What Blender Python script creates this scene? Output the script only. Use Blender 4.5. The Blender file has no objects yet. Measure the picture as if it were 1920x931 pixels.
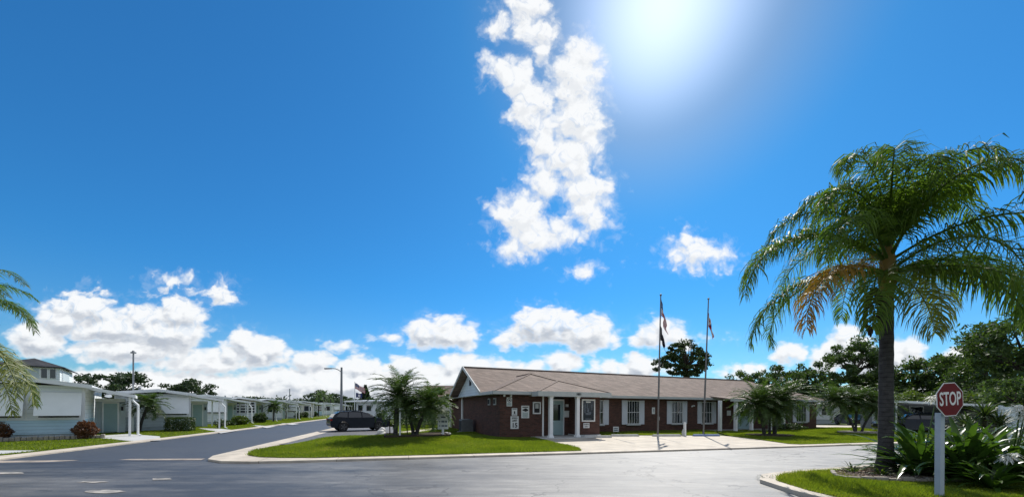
import bpy, bmesh, math, random
import numpy as np
from mathutils import Matrix, Vector
random.seed(7)
RNG = np.random.default_rng(11)
D = bpy.data
SC = bpy.context.scene
COL = SC.collection
R = math.radians

# ------------------------------------------------------------------ camera, sky, sun, exposure
EYE, FPX, ROLL = 1.7, 690.0, 0.0056
cam = D.cameras.new('camera')
cam.sensor_width = 36.0
cam.lens = FPX / 1920 * 36
cam.shift_y = (765.6 - 465.5) / 1920
cam.clip_end = 5000
cam.clip_start = 0.05
co = D.objects.new('camera', cam)
COL.objects.link(co)
co.matrix_world = Matrix.Translation((0, 0, EYE)) @ Matrix.Rotation(R(90), 4, 'X') @ Matrix.Rotation(ROLL, 4, 'Z')
SC.camera = co
SUN_AZ, SUN_EL = R(22.1), R(46.4)          # azimuth clockwise from +Y
sund = Vector((math.sin(SUN_AZ) * math.cos(SUN_EL), math.cos(SUN_AZ) * math.cos(SUN_EL), math.sin(SUN_EL)))
sl = D.lights.new('sun', 'SUN')
sl.energy = 4.6
sl.angle = R(0.53)
sl.color = (1.0, 0.955, 0.88)
so = D.objects.new('sun', sl)
COL.objects.link(so)
so.rotation_euler = sund.to_track_quat('Z', 'Y').to_euler()
SC.view_settings.view_transform = 'Standard'
SC.view_settings.look = 'None'
SC.view_settings.gamma = 1.0
SC.view_settings.use_curve_mapping = False
SC.view_settings.exposure = 0.25
SKY_STRENGTH = 0.08
SC.cycles.max_bounces = 8
SC.cycles.transparent_max_bounces = 12
SC.cycles.use_denoising = True

world = D.worlds.new('World')
SC.world = world
world.cycles.sampling_method = 'MANUAL'
world.cycles.sample_map_resolution = 512
world.use_nodes = True
nt = world.node_tree
nt.nodes.clear()


def nd(tree, typ, **kw):
    n = tree.nodes.new(typ)
    for k, v in kw.items():
        setattr(n, k, v)
    return n


def mth(tree, op, a, b=None, c=None, clamp=False):
    n = tree.nodes.new('ShaderNodeMath')
    n.operation = op
    n.use_clamp = clamp
    for i, v in enumerate((a, b, c)):
        if v is None:
            continue
        if isinstance(v, (int, float)):
            n.inputs[i].default_value = v
        else:
            tree.links.new(v, n.inputs[i])
    return n.outputs[0]


def vmt(tree, op, a, b=None, c=None, out=0):
    n = tree.nodes.new('ShaderNodeVectorMath')
    n.operation = op
    for i, v in enumerate((a, b, c)):
        if v is None:
            continue
        if isinstance(v, (tuple, list)):
            n.inputs[i].default_value = v
        else:
            tree.links.new(v, n.inputs[i])
    return n.outputs[out]


# cumulus cloud puffs: (x, y, half width, half height) on a vertical sky plane, unit = 1/690 of its distance
PUFFS = [
    (985, 12, 44, 44), (1000, 62, 38, 34), (932, 45, 20, 26), (1015, 95, 24, 24),
    (1088, 98, 38, 36), (1078, 150, 50, 55), (1078, 222, 52, 60), (1066, 292, 52, 52), (1104, 250, 32, 60),
    (922, 122, 22, 20), (958, 140, 42, 40), (990, 196, 42, 48), (1016, 262, 36, 50), (1020, 330, 30, 46),
    (1096, 352, 52, 38), (1100, 392, 42, 42), (972, 404, 52, 48), (1000, 440, 60, 30), (1060, 432, 58, 22), (968, 464, 36, 22),
    (1302, 474, 56, 30), (1290, 455, 30, 22), (1335, 480, 40, 22), (1104, 508, 22, 9),
    (330, 536, 34, 13), (312, 543, 22, 7), (412, 553, 30, 20), (425, 560, 18, 14),
    (640, 651, 42, 11), (735, 635, 34, 8), (1345, 630, 24, 6), (940, 680, 40, 12),
    (120, 605, 60, 34), (210, 618, 120, 34), (310, 628, 90, 40), (250, 660, 150, 30), (390, 684, 130, 24), (70, 640, 60, 40),
    (250, 732, 420, 40), (640, 724, 260, 42), (900, 716, 260, 38), (1250, 734, 260, 26), (1700, 742, 300, 26),
    (1980, 610, 60, 26), (-140, 590, 110, 50),
]


def cumulus(cx, base, w, h, n, seed):
    """a heap of round puffs on a level base"""
    r_ = random.Random(seed)
    for i in range(n):
        u = -1 + 2 * (i + .5) / n + r_.uniform(-.3, .3) / n
        top = h * (1 - abs(u) ** 2.2) ** .75 * r_.uniform(.78, 1.1)
        rad = max(7, min(.62 * top, .95 * w / n + 6)) * r_.uniform(.85, 1.2)
        PUFFS.append((cx + u * w / 2, base - max(top - rad, rad * .45), rad * 1.12, rad))
    PUFFS.append((cx, base - h * .28, w * .44, h * .30))
    PUFFS.append((cx, base - h * .5, w * .26, h * .34))


for k_, args in enumerate([(150, 606, 150, 56, 5), (262, 612, 150, 44, 5), (338, 606, 100, 46, 4), (470, 676, 160, 60, 6), (590, 700, 110, 50, 4), (668, 706, 110, 48, 5), (760, 700, 100, 46, 4),
                            (832, 644, 142, 62, 6), (872, 702, 110, 48, 5), (1048, 646, 236, 78, 8), (1046, 692, 90, 48, 4), (960, 706, 110, 30, 4), (1140, 700, 110, 32, 5), (1242, 650, 106, 60, 5), (1212, 700, 100, 44, 4),
                            (1478, 674, 66, 40, 4), (1405, 700, 120, 30, 5), (1586, 690, 110, 84, 5), (1690, 680, 90, 62, 4), (1802, 672, 70, 38, 4)]):
    cumulus(*args, seed=k_ + 3)


def field_group(puffs):
    g = D.node_groups.new('cloud_field', 'ShaderNodeTree')
    g.interface.new_socket('P', in_out='INPUT', socket_type='NodeSocketVector')
    g.interface.new_socket('F', in_out='OUTPUT', socket_type='NodeSocketFloat')
    gi = nd(g, 'NodeGroupInput')
    go = nd(g, 'NodeGroupOutput')
    P = gi.outputs[0]
    sp_ = nd(g, 'ShaderNodeSeparateXYZ')
    g.links.new(P, sp_.inputs[0])
    y2 = mth(g, 'MULTIPLY_ADD', mth(g, 'MAXIMUM', mth(g, 'SUBTRACT', sp_.outputs[1], 540.0), 0.0), 0.75, sp_.outputs[1])
    cp_ = nd(g, 'ShaderNodeCombineXYZ')
    g.links.new(sp_.outputs[0], cp_.inputs[0])
    g.links.new(y2, cp_.inputs[1])
    PN = cp_.outputs[0]
    # domain warp gives the puffs ragged, curling outlines
    wn = nd(g, 'ShaderNodeTexNoise', noise_dimensions='2D')
    wn.inputs['Scale'].default_value = 1 / 46
    wn.inputs['Detail'].default_value = 5
    wn.inputs['Roughness'].default_value = 0.56
    g.links.new(PN, wn.inputs['Vector'])
    off = vmt(g, 'SUBTRACT', wn.outputs['Color'], (0.5, 0.5, 0.5))
    lowy = nd(g, 'ShaderNodeMapRange')
    lowy.inputs[1].default_value = 545.0
    lowy.inputs[2].default_value = 600.0
    lowy.inputs[3].default_value = 1.0
    lowy.inputs[4].default_value = 0.46
    g.links.new(sp_.outputs[1], lowy.inputs[0])
    amp = lowy.outputs[0]
    off = vmt(g, 'MULTIPLY', off, (44, 36, 0))
    sc__ = nd(g, 'ShaderNodeVectorMath', operation='SCALE')
    g.links.new(off, sc__.inputs[0])
    g.links.new(amp, sc__.inputs[3])
    off = sc__.outputs[0]
    PW = vmt(g, 'ADD', P, off)
    cur = None
    for (x, y, rx, ry) in puffs:
        q = vmt(g, 'MULTIPLY_ADD', PW, (1 / rx, 1 / ry, 0), (-x / rx, -y / ry, 0))
        ln = vmt(g, 'LENGTH', q, out=1)
        m = min(min(rx, ry), 60)
        f = mth(g, 'MULTIPLY_ADD', ln, -m, m)
        cur = f if cur is None else mth(g, 'SMOOTH_MAX', cur, f, 4.0)
    n2 = nd(g, 'ShaderNodeTexNoise', noise_dimensions='2D')
    n2.inputs['Scale'].default_value = 1 / 34
    n2.inputs['Detail'].default_value = 6
    n2.inputs['Roughness'].default_value = 0.56
    g.links.new(PN, n2.inputs['Vector'])
    vo = nd(g, 'ShaderNodeTexVoronoi', voronoi_dimensions='2D', feature='SMOOTH_F1')
    vo.inputs['Scale'].default_value = 1 / 32
    vo.inputs['Smoothness'].default_value = 0.6
    vo.inputs['Detail'].default_value = 2.0
    g.links.new(vmt(g, 'ADD', PN, off), vo.inputs['Vector'])
    a = mth(g, 'MULTIPLY_ADD', n2.outputs['Fac'], 29.0, -11.0)
    b = mth(g, 'MULTIPLY_ADD', vo.outputs['Distance'], -26.0, 14.0)
    s = mth(g, 'ADD', cur, mth(g, 'MULTIPLY', mth(g, 'ADD', a, b), amp))
    g.links.new(s, go.inputs[0])
    return g


tc = nd(nt, 'ShaderNodeTexCoord')
sep = nd(nt, 'ShaderNodeSeparateXYZ')
nt.links.new(tc.outputs['Generated'], sep.inputs[0])
ay = mth(nt, 'MAXIMUM', mth(nt, 'ABSOLUTE', sep.outputs[1]), 0.12)
cu = mth(nt, 'MULTIPLY_ADD', mth(nt, 'DIVIDE', sep.outputs[0], ay), 690.0, 960.0)
cv = mth(nt, 'MULTIPLY_ADD', mth(nt, 'DIVIDE', sep.outputs[2], ay), -690.0, 765.6)
cmb = nd(nt, 'ShaderNodeCombineXYZ')
nt.links.new(cu, cmb.inputs[0])
nt.links.new(cv, cmb.inputs[1])
P0 = cmb.outputs[0]


def rng(src, lo, hi, a=0.0, b=1.0, smooth=True):
    m_ = nd(nt, 'ShaderNodeMapRange', interpolation_type='SMOOTHSTEP' if smooth else 'LINEAR')
    for i_, v_ in enumerate((lo, hi, a, b)):
        m_.inputs[i_ + 1].default_value = v_
    nt.links.new(src, m_.inputs[0])
    return m_.outputs[0]


# clear blue air; whiter round the sun and down at the horizon
sky = nd(nt, 'ShaderNodeTexSky', sky_type='NISHITA')
sky.sun_disc = False
sky.sun_elevation = SUN_EL
sky.sun_rotation = SUN_AZ
sky.air_density = 1.0
sky.dust_density = 0.28
sky.ozone_density = 3.0
sdot = vmt(nt, 'DOT_PRODUCT', tc.outputs['Generated'], tuple(sund), out=1)
glow = mth(nt, 'POWER', rng(sdot, 0.93, 1.0, smooth=False), 1.6)
tcol = nd(nt, 'ShaderNodeMix', data_type='RGBA')
tcol.inputs[6].default_value = (0.25, 0.92, 1.36, 1)
tcol.inputs[7].default_value = (0.92, 1.0, 1.02, 1)
nt.links.new(mth(nt, 'MAXIMUM', glow, mth(nt, 'MULTIPLY', rng(sep.outputs[2], 0.32, 0.0), 0.45)), tcol.inputs[0])
tint = nd(nt, 'ShaderNodeMix', data_type='RGBA', blend_type='MULTIPLY')
tint.inputs[0].default_value = 1.0
nt.links.new(sky.outputs[0], tint.inputs[6])
nt.links.new(tcol.outputs[2], tint.inputs[7])
gain = mth(nt, 'MULTIPLY_ADD', mth(nt, 'POWER', rng(sdot, 0.978, 1.0, smooth=False), 1.8), 1.0, 1.0)      # aureole close to the sun
gs_ = nd(nt, 'ShaderNodeVectorMath', operation='SCALE')
nt.links.new(tint.outputs[2], gs_.inputs[0])
nt.links.new(gain, gs_.inputs[3])
SKYC = gs_.outputs[0]
WHITE, GREY = (10.0, 10.2, 10.4, 1), (5.3, 5.8, 6.6, 1)


def background(col):
    b_ = nd(nt, 'ShaderNodeBackground')
    b_.inputs[1].default_value = SKY_STRENGTH
    nt.links.new(col, b_.inputs[0])
    return b_.outputs[0]


def cloud_cell(u0, u1, v0, v1):
    """sky and clouds of one stretch of the sky; only the puffs near it are evaluated"""
    mg = 75
    ps = [p for p in PUFFS if p[0] + p[2] + mg > u0 and p[0] - p[2] - mg < u1 and p[1] + p[3] + mg > v0 and p[1] - p[3] - mg < v1]
    g_ = field_group(ps)
    low = rng(cv, 480, 640, smooth=False)
    f1 = nd(nt, 'ShaderNodeGroup', node_tree=g_)
    nt.links.new(P0, f1.inputs[0])
    f2 = nd(nt, 'ShaderNodeGroup', node_tree=g_)
    nt.links.new(vmt(nt, 'ADD', P0, (6, -16, 0)), f2.inputs[0])
    bias = mth(nt, 'MULTIPLY_ADD', low, -5.0, 7.0)
    F1, F2 = mth(nt, 'ADD', f1.outputs[0], bias), mth(nt, 'ADD', f2.outputs[0], bias)
    core = rng(mth(nt, 'MULTIPLY', F1, mth(nt, 'MULTIPLY_ADD', low, 0.9, 1.0)), -5.0, 24.0)
    vn = nd(nt, 'ShaderNodeTexNoise', noise_dimensions='2D')
    vn.inputs['Scale'].default_value = 1 / 26
    vn.inputs['Detail'].default_value = 7
    vn.inputs['Roughness'].default_value = 0.66
    vn.inputs['Distortion'].default_value = 1.0
    nt.links.new(P0, vn.inputs['Vector'])
    # a faint torn veil round the edges, and thin places in the tall cloud that let the blue through
    wisp = mth(nt, 'MULTIPLY', rng(mth(nt, 'ADD', F1, mth(nt, 'MULTIPLY_ADD', vn.outputs['Fac'], 40.0, -22.0)), -16.0, 14.0), mth(nt, 'MULTIPLY_ADD', low, -0.2, 0.26))
    thn = mth(nt, 'MAXIMUM', rng(vn.outputs['Fac'], 0.30, 0.50, 0.72, 1.0), mth(nt, 'MULTIPLY', low, 0.97))
    alpha = mth(nt, 'MAXIMUM', mth(nt, 'MULTIPLY', core, thn), wisp)
    lit = rng(mth(nt, 'SUBTRACT', F1, F2), -14.0, 10.0)       # the side towards the sun is the thinner one
    thick = rng(F1, 0.0, 20.0)
    gfac = mth(nt, 'MULTIPLY', thick, mth(nt, 'MULTIPLY_ADD', low, 0.72, 0.28))
    shade = mth(nt, 'MULTIPLY', gfac, mth(nt, 'SUBTRACT', 1.0, lit), clamp=True)
    cc = nd(nt, 'ShaderNodeMix', data_type='RGBA')
    cc.inputs[6].default_value = WHITE
    cc.inputs[7].default_value = GREY
    nt.links.new(shade, cc.inputs[0])
    al = mth(nt, 'MULTIPLY', alpha, mth(nt, 'GREATER_THAN', sep.outputs[2], -0.02))
    mx = nd(nt, 'ShaderNodeMix', data_type='RGBA')
    nt.links.new(al, mx.inputs[0])
    nt.links.new(SKYC, mx.inputs[6])
    nt.links.new(cc.outputs[2], mx.inputs[7])
    return background(mx.outputs[2])


def pick(fac, a_, b_):
    m_ = nd(nt, 'ShaderNodeMixShader')
    nt.links.new(fac, m_.inputs[0])
    nt.links.new(a_, m_.inputs[1])
    nt.links.new(b_, m_.inputs[2])
    return m_.outputs[0]


lows = [cloud_cell(-1500, 520, 530, 900), cloud_cell(520, 1000, 530, 900), cloud_cell(1000, 3000, 530, 900)]
lowsh = pick(mth(nt, 'GREATER_THAN', cu, 1000.0), pick(mth(nt, 'GREATER_THAN', cu, 520.0), lows[0], lows[1]), lows[2])
front = pick(mth(nt, 'GREATER_THAN', cv, 530.0), cloud_cell(-1500, 3000, -900, 530), lowsh)
# the sky behind the photographer: even pale cloud tone added as fill light on camera-facing faces
back = nd(nt, 'ShaderNodeMix', data_type='RGBA')
back.inputs[0].default_value = 0.55
nt.links.new(SKYC, back.inputs[6])
back.inputs[7].default_value = (9.2, 9.2, 9.3, 1)
wo = nd(nt, 'ShaderNodeOutputWorld')
nt.links.new(pick(mth(nt, 'GREATER_THAN', sep.outputs[1], 0.12), background(back.outputs[2]), front), wo.inputs[0])

# ------------------------------------------------------------------ placing helpers


def uv(px, py):
    dx, dy = px - 960, py - 765.6
    c, s = math.cos(ROLL), math.sin(ROLL)
    return (dx * c + dy * s) / FPX, (-dx * s + dy * c) / FPX


def gp(px, py):
    """ground point"""
    u, v = uv(px, py)
    y = EYE / v
    return (u * y, y)


def hz(px, py, Y):
    """height above ground of what stands at depth Y"""
    return EYE - uv(px, py)[1] * Y


def wx(px, Y):
    return (px - 960) / FPX * Y


SA, SR = (-0.2706, 0.9627), (0.9627, 0.2706)    # along and across the street


def st(c, a):
    return (SR[0] * c + SA[0] * a, SR[1] * c + SA[1] * a)


BO, BB, BN = (-0.68, 20.67), (0.9296, 0.3686), (-0.3686, 0.9296)   # clubhouse frame
BROT = math.atan2(BB[1], BB[0])


def bw(t, n):
    return (BO[0] + BB[0] * t + BN[0] * n, BO[1] + BB[1] * t + BN[1] * n)


def bt(px, n):
    u = (px - 960) / FPX
    return (u * (BO[1] + BN[1] * n) - BO[0] - BN[0] * n) / (BB[0] - BB[1] * u)


# ------------------------------------------------------------------ mesh helpers


class MB:
    def __init__(s):
        s.v, s.f, s.m = [], [], []

    def face(s, pts, mi=0):
        b = len(s.v)
        s.v += [tuple(p) for p in pts]
        s.f.append(tuple(range(b, b + len(pts))))
        s.m.append(mi)
        return s

    def raw(s, vs, fs, mi=0):
        b = len(s.v)
        s.v += [tuple(p) for p in vs]
        for f in fs:
            s.f.append(tuple(i + b for i in f))
            s.m.append(mi)
        return s

    def box(s, c, size, mi=0, rz=0.0, rx=0.0, ry=0.0):
        x, y, z = [a / 2 for a in size]
        vs = [(-x, -y, -z), (x, -y, -z), (x, y, -z), (-x, y, -z), (-x, -y, z), (x, -y, z), (x, y, z), (-x, y, z)]
        M = Matrix.Translation(c) @ Matrix.Rotation(rz, 4, 'Z') @ Matrix.Rotation(ry, 4, 'Y') @ Matrix.Rotation(rx, 4, 'X')
        vs = [tuple(M @ Vector(p)) for p in vs]
        return s.raw(vs, [(0, 3, 2, 1), (4, 5, 6, 7), (0, 1, 5, 4), (1, 2, 6, 5), (2, 3, 7, 6), (3, 0, 4, 7)], mi)

    def bb(s, x0, x1, y0, y1, z0, z1, mi=0):
        return s.box(((x0 + x1) / 2, (y0 + y1) / 2, (z0 + z1) / 2), (x1 - x0, y1 - y0, z1 - z0), mi)

    def prism(s, poly, z0, z1, mi=0):
        n = len(poly)
        vs = [(p[0], p[1], z0) for p in poly] + [(p[0], p[1], z1) for p in poly]
        fs = [tuple(range(n - 1, -1, -1)), tuple(range(n, 2 * n))]
        fs += [(i, (i + 1) % n, n + (i + 1) % n, n + i) for i in range(n)]
        return s.raw(vs, fs, mi)

    def slab(s, pts, th, mi=0):
        """a thin slab under the given polygon"""
        n = len(pts)
        vs = [tuple(p) for p in pts] + [(p[0], p[1], p[2] - th) for p in pts]
        fs = [tuple(range(n)), tuple(range(2 * n - 1, n - 1, -1))]
        fs += [(i, n + i, n + (i + 1) % n, (i + 1) % n) for i in range(n)]
        return s.raw(vs, fs, mi)

    def tube(s, path, rad, seg=8, mi=0, cap=True):
        pts = [Vector(p) for p in path]
        if isinstance(rad, (int, float)):
            rad = [rad] * len(pts)
        rings = []
        ref = None
        for i, p in enumerate(pts):
            d = (pts[min(i + 1, len(pts) - 1)] - pts[max(i - 1, 0)]).normalized()
            if ref is None:
                ref = Vector((1, 0, 0)) if abs(d.x) < 0.8 else Vector((0, 1, 0))
            a = (ref - d * ref.dot(d)).normalized()
            ref = a
            b = d.cross(a)
            rings.append([p + (a * math.cos(2 * math.pi * k / seg) + b * math.sin(2 * math.pi * k / seg)) * rad[i] for k in range(seg)])
        vs = [tuple(q) for r in rings for q in r]
        fs = []
        for i in range(len(pts) - 1):
            for k in range(seg):
                k2 = (k + 1) % seg
                fs.append((i * seg + k, i * seg + k2, (i + 1) * seg + k2, (i + 1) * seg + k))
        if cap:
            fs.append(tuple(range(seg - 1, -1, -1)))
            fs.append(tuple((len(pts) - 1) * seg + k for k in range(seg)))
        return s.raw(vs, fs, mi)

    def lathe(s, prof, c=(0, 0, 0), seg=16, mi=0, axis='Z'):
        vs, fs = [], []
        for (r, z) in prof:
            for k in range(seg):
                a = 2 * math.pi * k / seg
                x, y = r * math.cos(a), r * math.sin(a)
                p = (x, y, z) if axis == 'Z' else (x, z, y)
                vs.append((p[0] + c[0], p[1] + c[1], p[2] + c[2]))
        for i in range(len(prof) - 1):
            for k in range(seg):
                k2 = (k + 1) % seg
                fs.append((i * seg + k, i * seg + k2, (i + 1) * seg + k2, (i + 1) * seg + k))
        fs.append(tuple(range(seg - 1, -1, -1)))
        fs.append(tuple((len(prof) - 1) * seg + k for k in range(seg)))
        return s.raw(vs, fs, mi)

    def build(s, name, mats, parent=None, smooth=False, bevel=0.0, angle=40):
        me = D.meshes.new(name)
        me.from_pydata(s.v, [], s.f)
        if not isinstance(mats, (list, tuple)):
            mats = [mats]
        for m in mats:
            me.materials.append(m)
        if any(s.m):
            me.polygons.foreach_set('material_index', s.m)
        bm = bmesh.new()
        bm.from_mesh(me)
        bmesh.ops.recalc_face_normals(bm, faces=bm.faces)
        bm.to_mesh(me)
        bm.free()
        if smooth:
            me.polygons.foreach_set('use_smooth', [True] * len(me.polygons))
            me.set_sharp_from_angle(angle=R(angle))
        o = D.objects.new(name, me)
        COL.objects.link(o)
        if parent:
            o.parent = parent
        if bevel:
            b = o.modifiers.new('bevel', 'BEVEL')
            b.width = bevel
            b.segments = 2
            b.limit_method = 'ANGLE'
        return o


def np_mesh(name, v, f, mats, parent=None, mi=None, smooth=False):
    """v (N,3), f (M,k) arrays -> one mesh object"""
    v = np.asarray(v, dtype=np.float32)
    f = np.asarray(f, dtype=np.int32)
    me = D.meshes.new(name)
    me.vertices.add(len(v))
    me.vertices.foreach_set('co', v.ravel())
    k = f.shape[1]
    me.loops.add(f.size)
    me.loops.foreach_set('vertex_index', f.ravel())
    me.polygons.add(len(f))
    me.polygons.foreach_set('loop_start', np.arange(0, f.size, k, dtype=np.int32))
    me.polygons.foreach_set('loop_total', np.full(len(f), k, dtype=np.int32))
    if not isinstance(mats, (list, tuple)):
        mats = [mats]
    for m in mats:
        me.materials.append(m)
    if mi is not None:
        me.polygons.foreach_set('material_index', np.asarray(mi, dtype=np.int32))
    if smooth:
        me.polygons.foreach_set('use_smooth', np.ones(len(f), dtype=bool))
    me.update(calc_edges=True)
    o = D.objects.new(name, me)
    COL.objects.link(o)
    if parent:
        o.parent = parent
    return o


def tag(o, label=None, cat=None, group=None, kind=None):
    if label:
        o['label'] = label
    if cat:
        o['category'] = cat
    if group:
        o['group'] = group
    if kind:
        o['kind'] = kind
    return o


def thing(name, label, cat, loc=(0, 0, 0), rz=0.0, group=None):
    o = D.objects.new(name, None)
    o.empty_display_size = 0.2
    COL.objects.link(o)
    o.location = loc if len(loc) == 3 else (loc[0], loc[1], 0)
    o.rotation_euler = (0, 0, rz)
    return tag(o, label, cat, group)


def copy_tree(o, parent=None):
    c = o.copy()
    COL.objects.link(c)
    c.parent = parent
    for ch in list(o.children):
        copy_tree(ch, c)
    return c


def text_mb(txt, size, depth=0.004, bold=0.0, sx=1.0):
    """letters as a mesh, centred, standing in the local xz plane and facing -y; returns verts and faces"""
    cu_ = D.curves.new('letters', 'FONT')
    cu_.body = txt
    cu_.size = size
    cu_.align_x = 'CENTER'
    cu_.align_y = 'CENTER'
    cu_.extrude = depth
    cu_.offset = bold
    cu_.resolution_u = 3
    cu_.space_line = 0.85
    to = D.objects.new('letters', cu_)
    COL.objects.link(to)
    me = D.meshes.new_from_object(to.evaluated_get(bpy.context.evaluated_depsgraph_get()))
    vs = [(v.co.x * sx, -v.co.z, v.co.y) for v in me.vertices]
    fs = [tuple(p.vertices) for p in me.polygons]
    D.objects.remove(to)
    D.curves.remove(cu_)
    D.meshes.remove(me)
    return vs, fs


# ------------------------------------------------------------------ materials


def pmat(name, col, rough=0.6, var=0.15, scale=6.0, spec=0.5, metal=0.0, bump=0.0, bscale=None, detail=5, col2=None, coat=0.0):
    m = D.materials.new(name)
    m.use_nodes = True
    t = m.node_tree
    p = t.nodes['Principled BSDF']
    p.inputs['Roughness'].default_value = rough
    p.inputs['Specular IOR Level'].default_value = spec
    p.inputs['Metallic'].default_value = metal
    p.inputs['Coat Weight'].default_value = coat
    co_ = nd(t, 'ShaderNodeTexCoord')
    n = nd(t, 'ShaderNodeTexNoise')
    n.inputs['Scale'].default_value = scale
    n.inputs['Detail'].default_value = detail
    n.inputs['Roughness'].default_value = 0.6
    t.links.new(co_.outputs['Object'], n.inputs['Vector'])
    rp = nd(t, 'ShaderNodeValToRGB')
    rp.color_ramp.elements[0].position = 0.28
    rp.color_ramp.elements[1].position = 0.72
    c = np.array(col)
    a, b = c * (1 - var), c * (1 + var)
    if col2 is not None:
        a, b = c, np.array(col2)
    rp.color_ramp.elements[0].color = (*np.clip(a, 0, 1), 1)
    rp.color_ramp.elements[1].color = (*np.clip(b, 0, 1), 1)
    t.links.new(n.outputs['Fac'], rp.inputs[0])
    t.links.new(rp.outputs[0], p.inputs['Base Color'])
    if bump:
        n2 = nd(t, 'ShaderNodeTexNoise')
        n2.inputs['Scale'].default_value = bscale or scale * 6
        n2.inputs['Detail'].default_value = 4
        t.links.new(co_.outputs['Object'], n2.inputs['Vector'])
        bp = nd(t, 'ShaderNodeBump')
        bp.inputs['Strength'].default_value = bump
        bp.inputs['Distance'].default_value = 0.02
        t.links.new(n2.outputs['Fac'], bp.inputs['Height'])
        t.links.new(bp.outputs[0], p.inputs['Normal'])
    return m


def leafmat(name, c1, c2, rough=0.4, trans=0.35, scale=1.5, spec=0.5, tcol=None, island=True):
    m = D.materials.new(name)
    m.use_nodes = True
    t = m.node_tree
    p = t.nodes['Principled BSDF']
    out = t.nodes['Material Output']
    p.inputs['Roughness'].default_value = rough
    p.inputs['Specular IOR Level'].default_value = spec
    geo = nd(t, 'ShaderNodeNewGeometry')
    co_ = nd(t, 'ShaderNodeTexCoord')
    n = nd(t, 'ShaderNodeTexNoise')
    n.inputs['Scale'].default_value = scale
    n.inputs['Detail'].default_value = 3
    t.links.new(co_.outputs['Object'], n.inputs['Vector'])
    f = mth(t, 'MULTIPLY_ADD', geo.outputs['Random Per Island'], 0.55, mth(t, 'MULTIPLY_ADD', n.outputs['Fac'], 1.2, -0.35), clamp=True)
    rp = nd(t, 'ShaderNodeValToRGB')
    rp.color_ramp.elements[0].color = (*c1, 1)
    rp.color_ramp.elements[1].color = (*c2, 1)
    t.links.new(f, rp.inputs[0])
    t.links.new(rp.outputs[0], p.inputs['Base Color'])
    tr = nd(t, 'ShaderNodeBsdfTranslucent')
    mxc = nd(t, 'ShaderNodeMix', data_type='RGBA', blend_type='MULTIPLY')
    mxc.inputs[0].default_value = 1.0
    mxc.inputs[7].default_value = (*(tcol or (1.5, 1.7, 0.7)), 1)
    t.links.new(rp.outputs[0], mxc.inputs[6])
    t.links.new(mxc.outputs[2], tr.inputs[0])
    ms = nd(t, 'ShaderNodeMixShader')
    ms.inputs[0].default_value = trans
    t.links.new(p.outputs[0], ms.inputs[1])
    t.links.new(tr.outputs[0], ms.inputs[2])
    t.links.new(ms.outputs[0], out.inputs[0])
    return m


def brickmat(name, c1, c2, mortar, bwid=0.22, bh=0.075, msz=0.012):
    m = D.materials.new(name)
    m.use_nodes = True
    t = m.node_tree
    p = t.nodes['Principled BSDF']
    p.inputs['Roughness'].default_value = 0.85
    p.inputs['Specular IOR Level'].default_value = 0.25
    co_ = nd(t, 'ShaderNodeTexCoord')
    s = nd(t, 'ShaderNodeSeparateXYZ')
    t.links.new(co_.outputs['Object'], s.inputs[0])
    cb = nd(t, 'ShaderNodeCombineXYZ')
    t.links.new(mth(t, 'ADD', s.outputs[0], s.outputs[1]), cb.inputs[0])
    t.links.new(s.outputs[2], cb.inputs[1])
    b = nd(t, 'ShaderNodeTexBrick')
    b.inputs['Scale'].default_value = 1.0
    b.inputs['Brick Width'].default_value = bwid
    b.inputs['Row Height'].default_value = bh
    b.inputs['Mortar Size'].default_value = msz
    b.inputs['Color1'].default_value = (*c1, 1)
    b.inputs['Color2'].default_value = (*c2, 1)
    b.inputs['Mortar'].default_value = (*mortar, 1)
    t.links.new(cb.outputs[0], b.inputs['Vector'])
    n = nd(t, 'ShaderNodeTexNoise')
    n.inputs['Scale'].default_value = 1.7
    n.inputs['Detail'].default_value = 6
    t.links.new(co_.outputs['Object'], n.inputs['Vector'])
    mxx = nd(t, 'ShaderNodeMix', data_type='RGBA', blend_type='MULTIPLY')
    mxx.inputs[0].default_value = 0.7
    rp = nd(t, 'ShaderNodeValToRGB')
    rp.color_ramp.elements[0].color = (0.5, 0.5, 0.5, 1)
    rp.color_ramp.elements[1].color = (1.25, 1.2, 1.2, 1)
    t.links.new(n.outputs['Fac'], rp.inputs[0])
    t.links.new(b.outputs[0], mxx.inputs[6])
    t.links.new(rp.outputs[0], mxx.inputs[7])
    t.links.new(mxx.outputs[2], p.inputs['Base Color'])
    bp = nd(t, 'ShaderNodeBump', invert=True)
    bp.inputs['Strength'].default_value = 0.5
    bp.inputs['Distance'].default_value = 0.01
    t.links.new(b.outputs['Fac'], bp.inputs['Height'])
    t.links.new(bp.outputs[0], p.inputs['Normal'])
    return m


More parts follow.
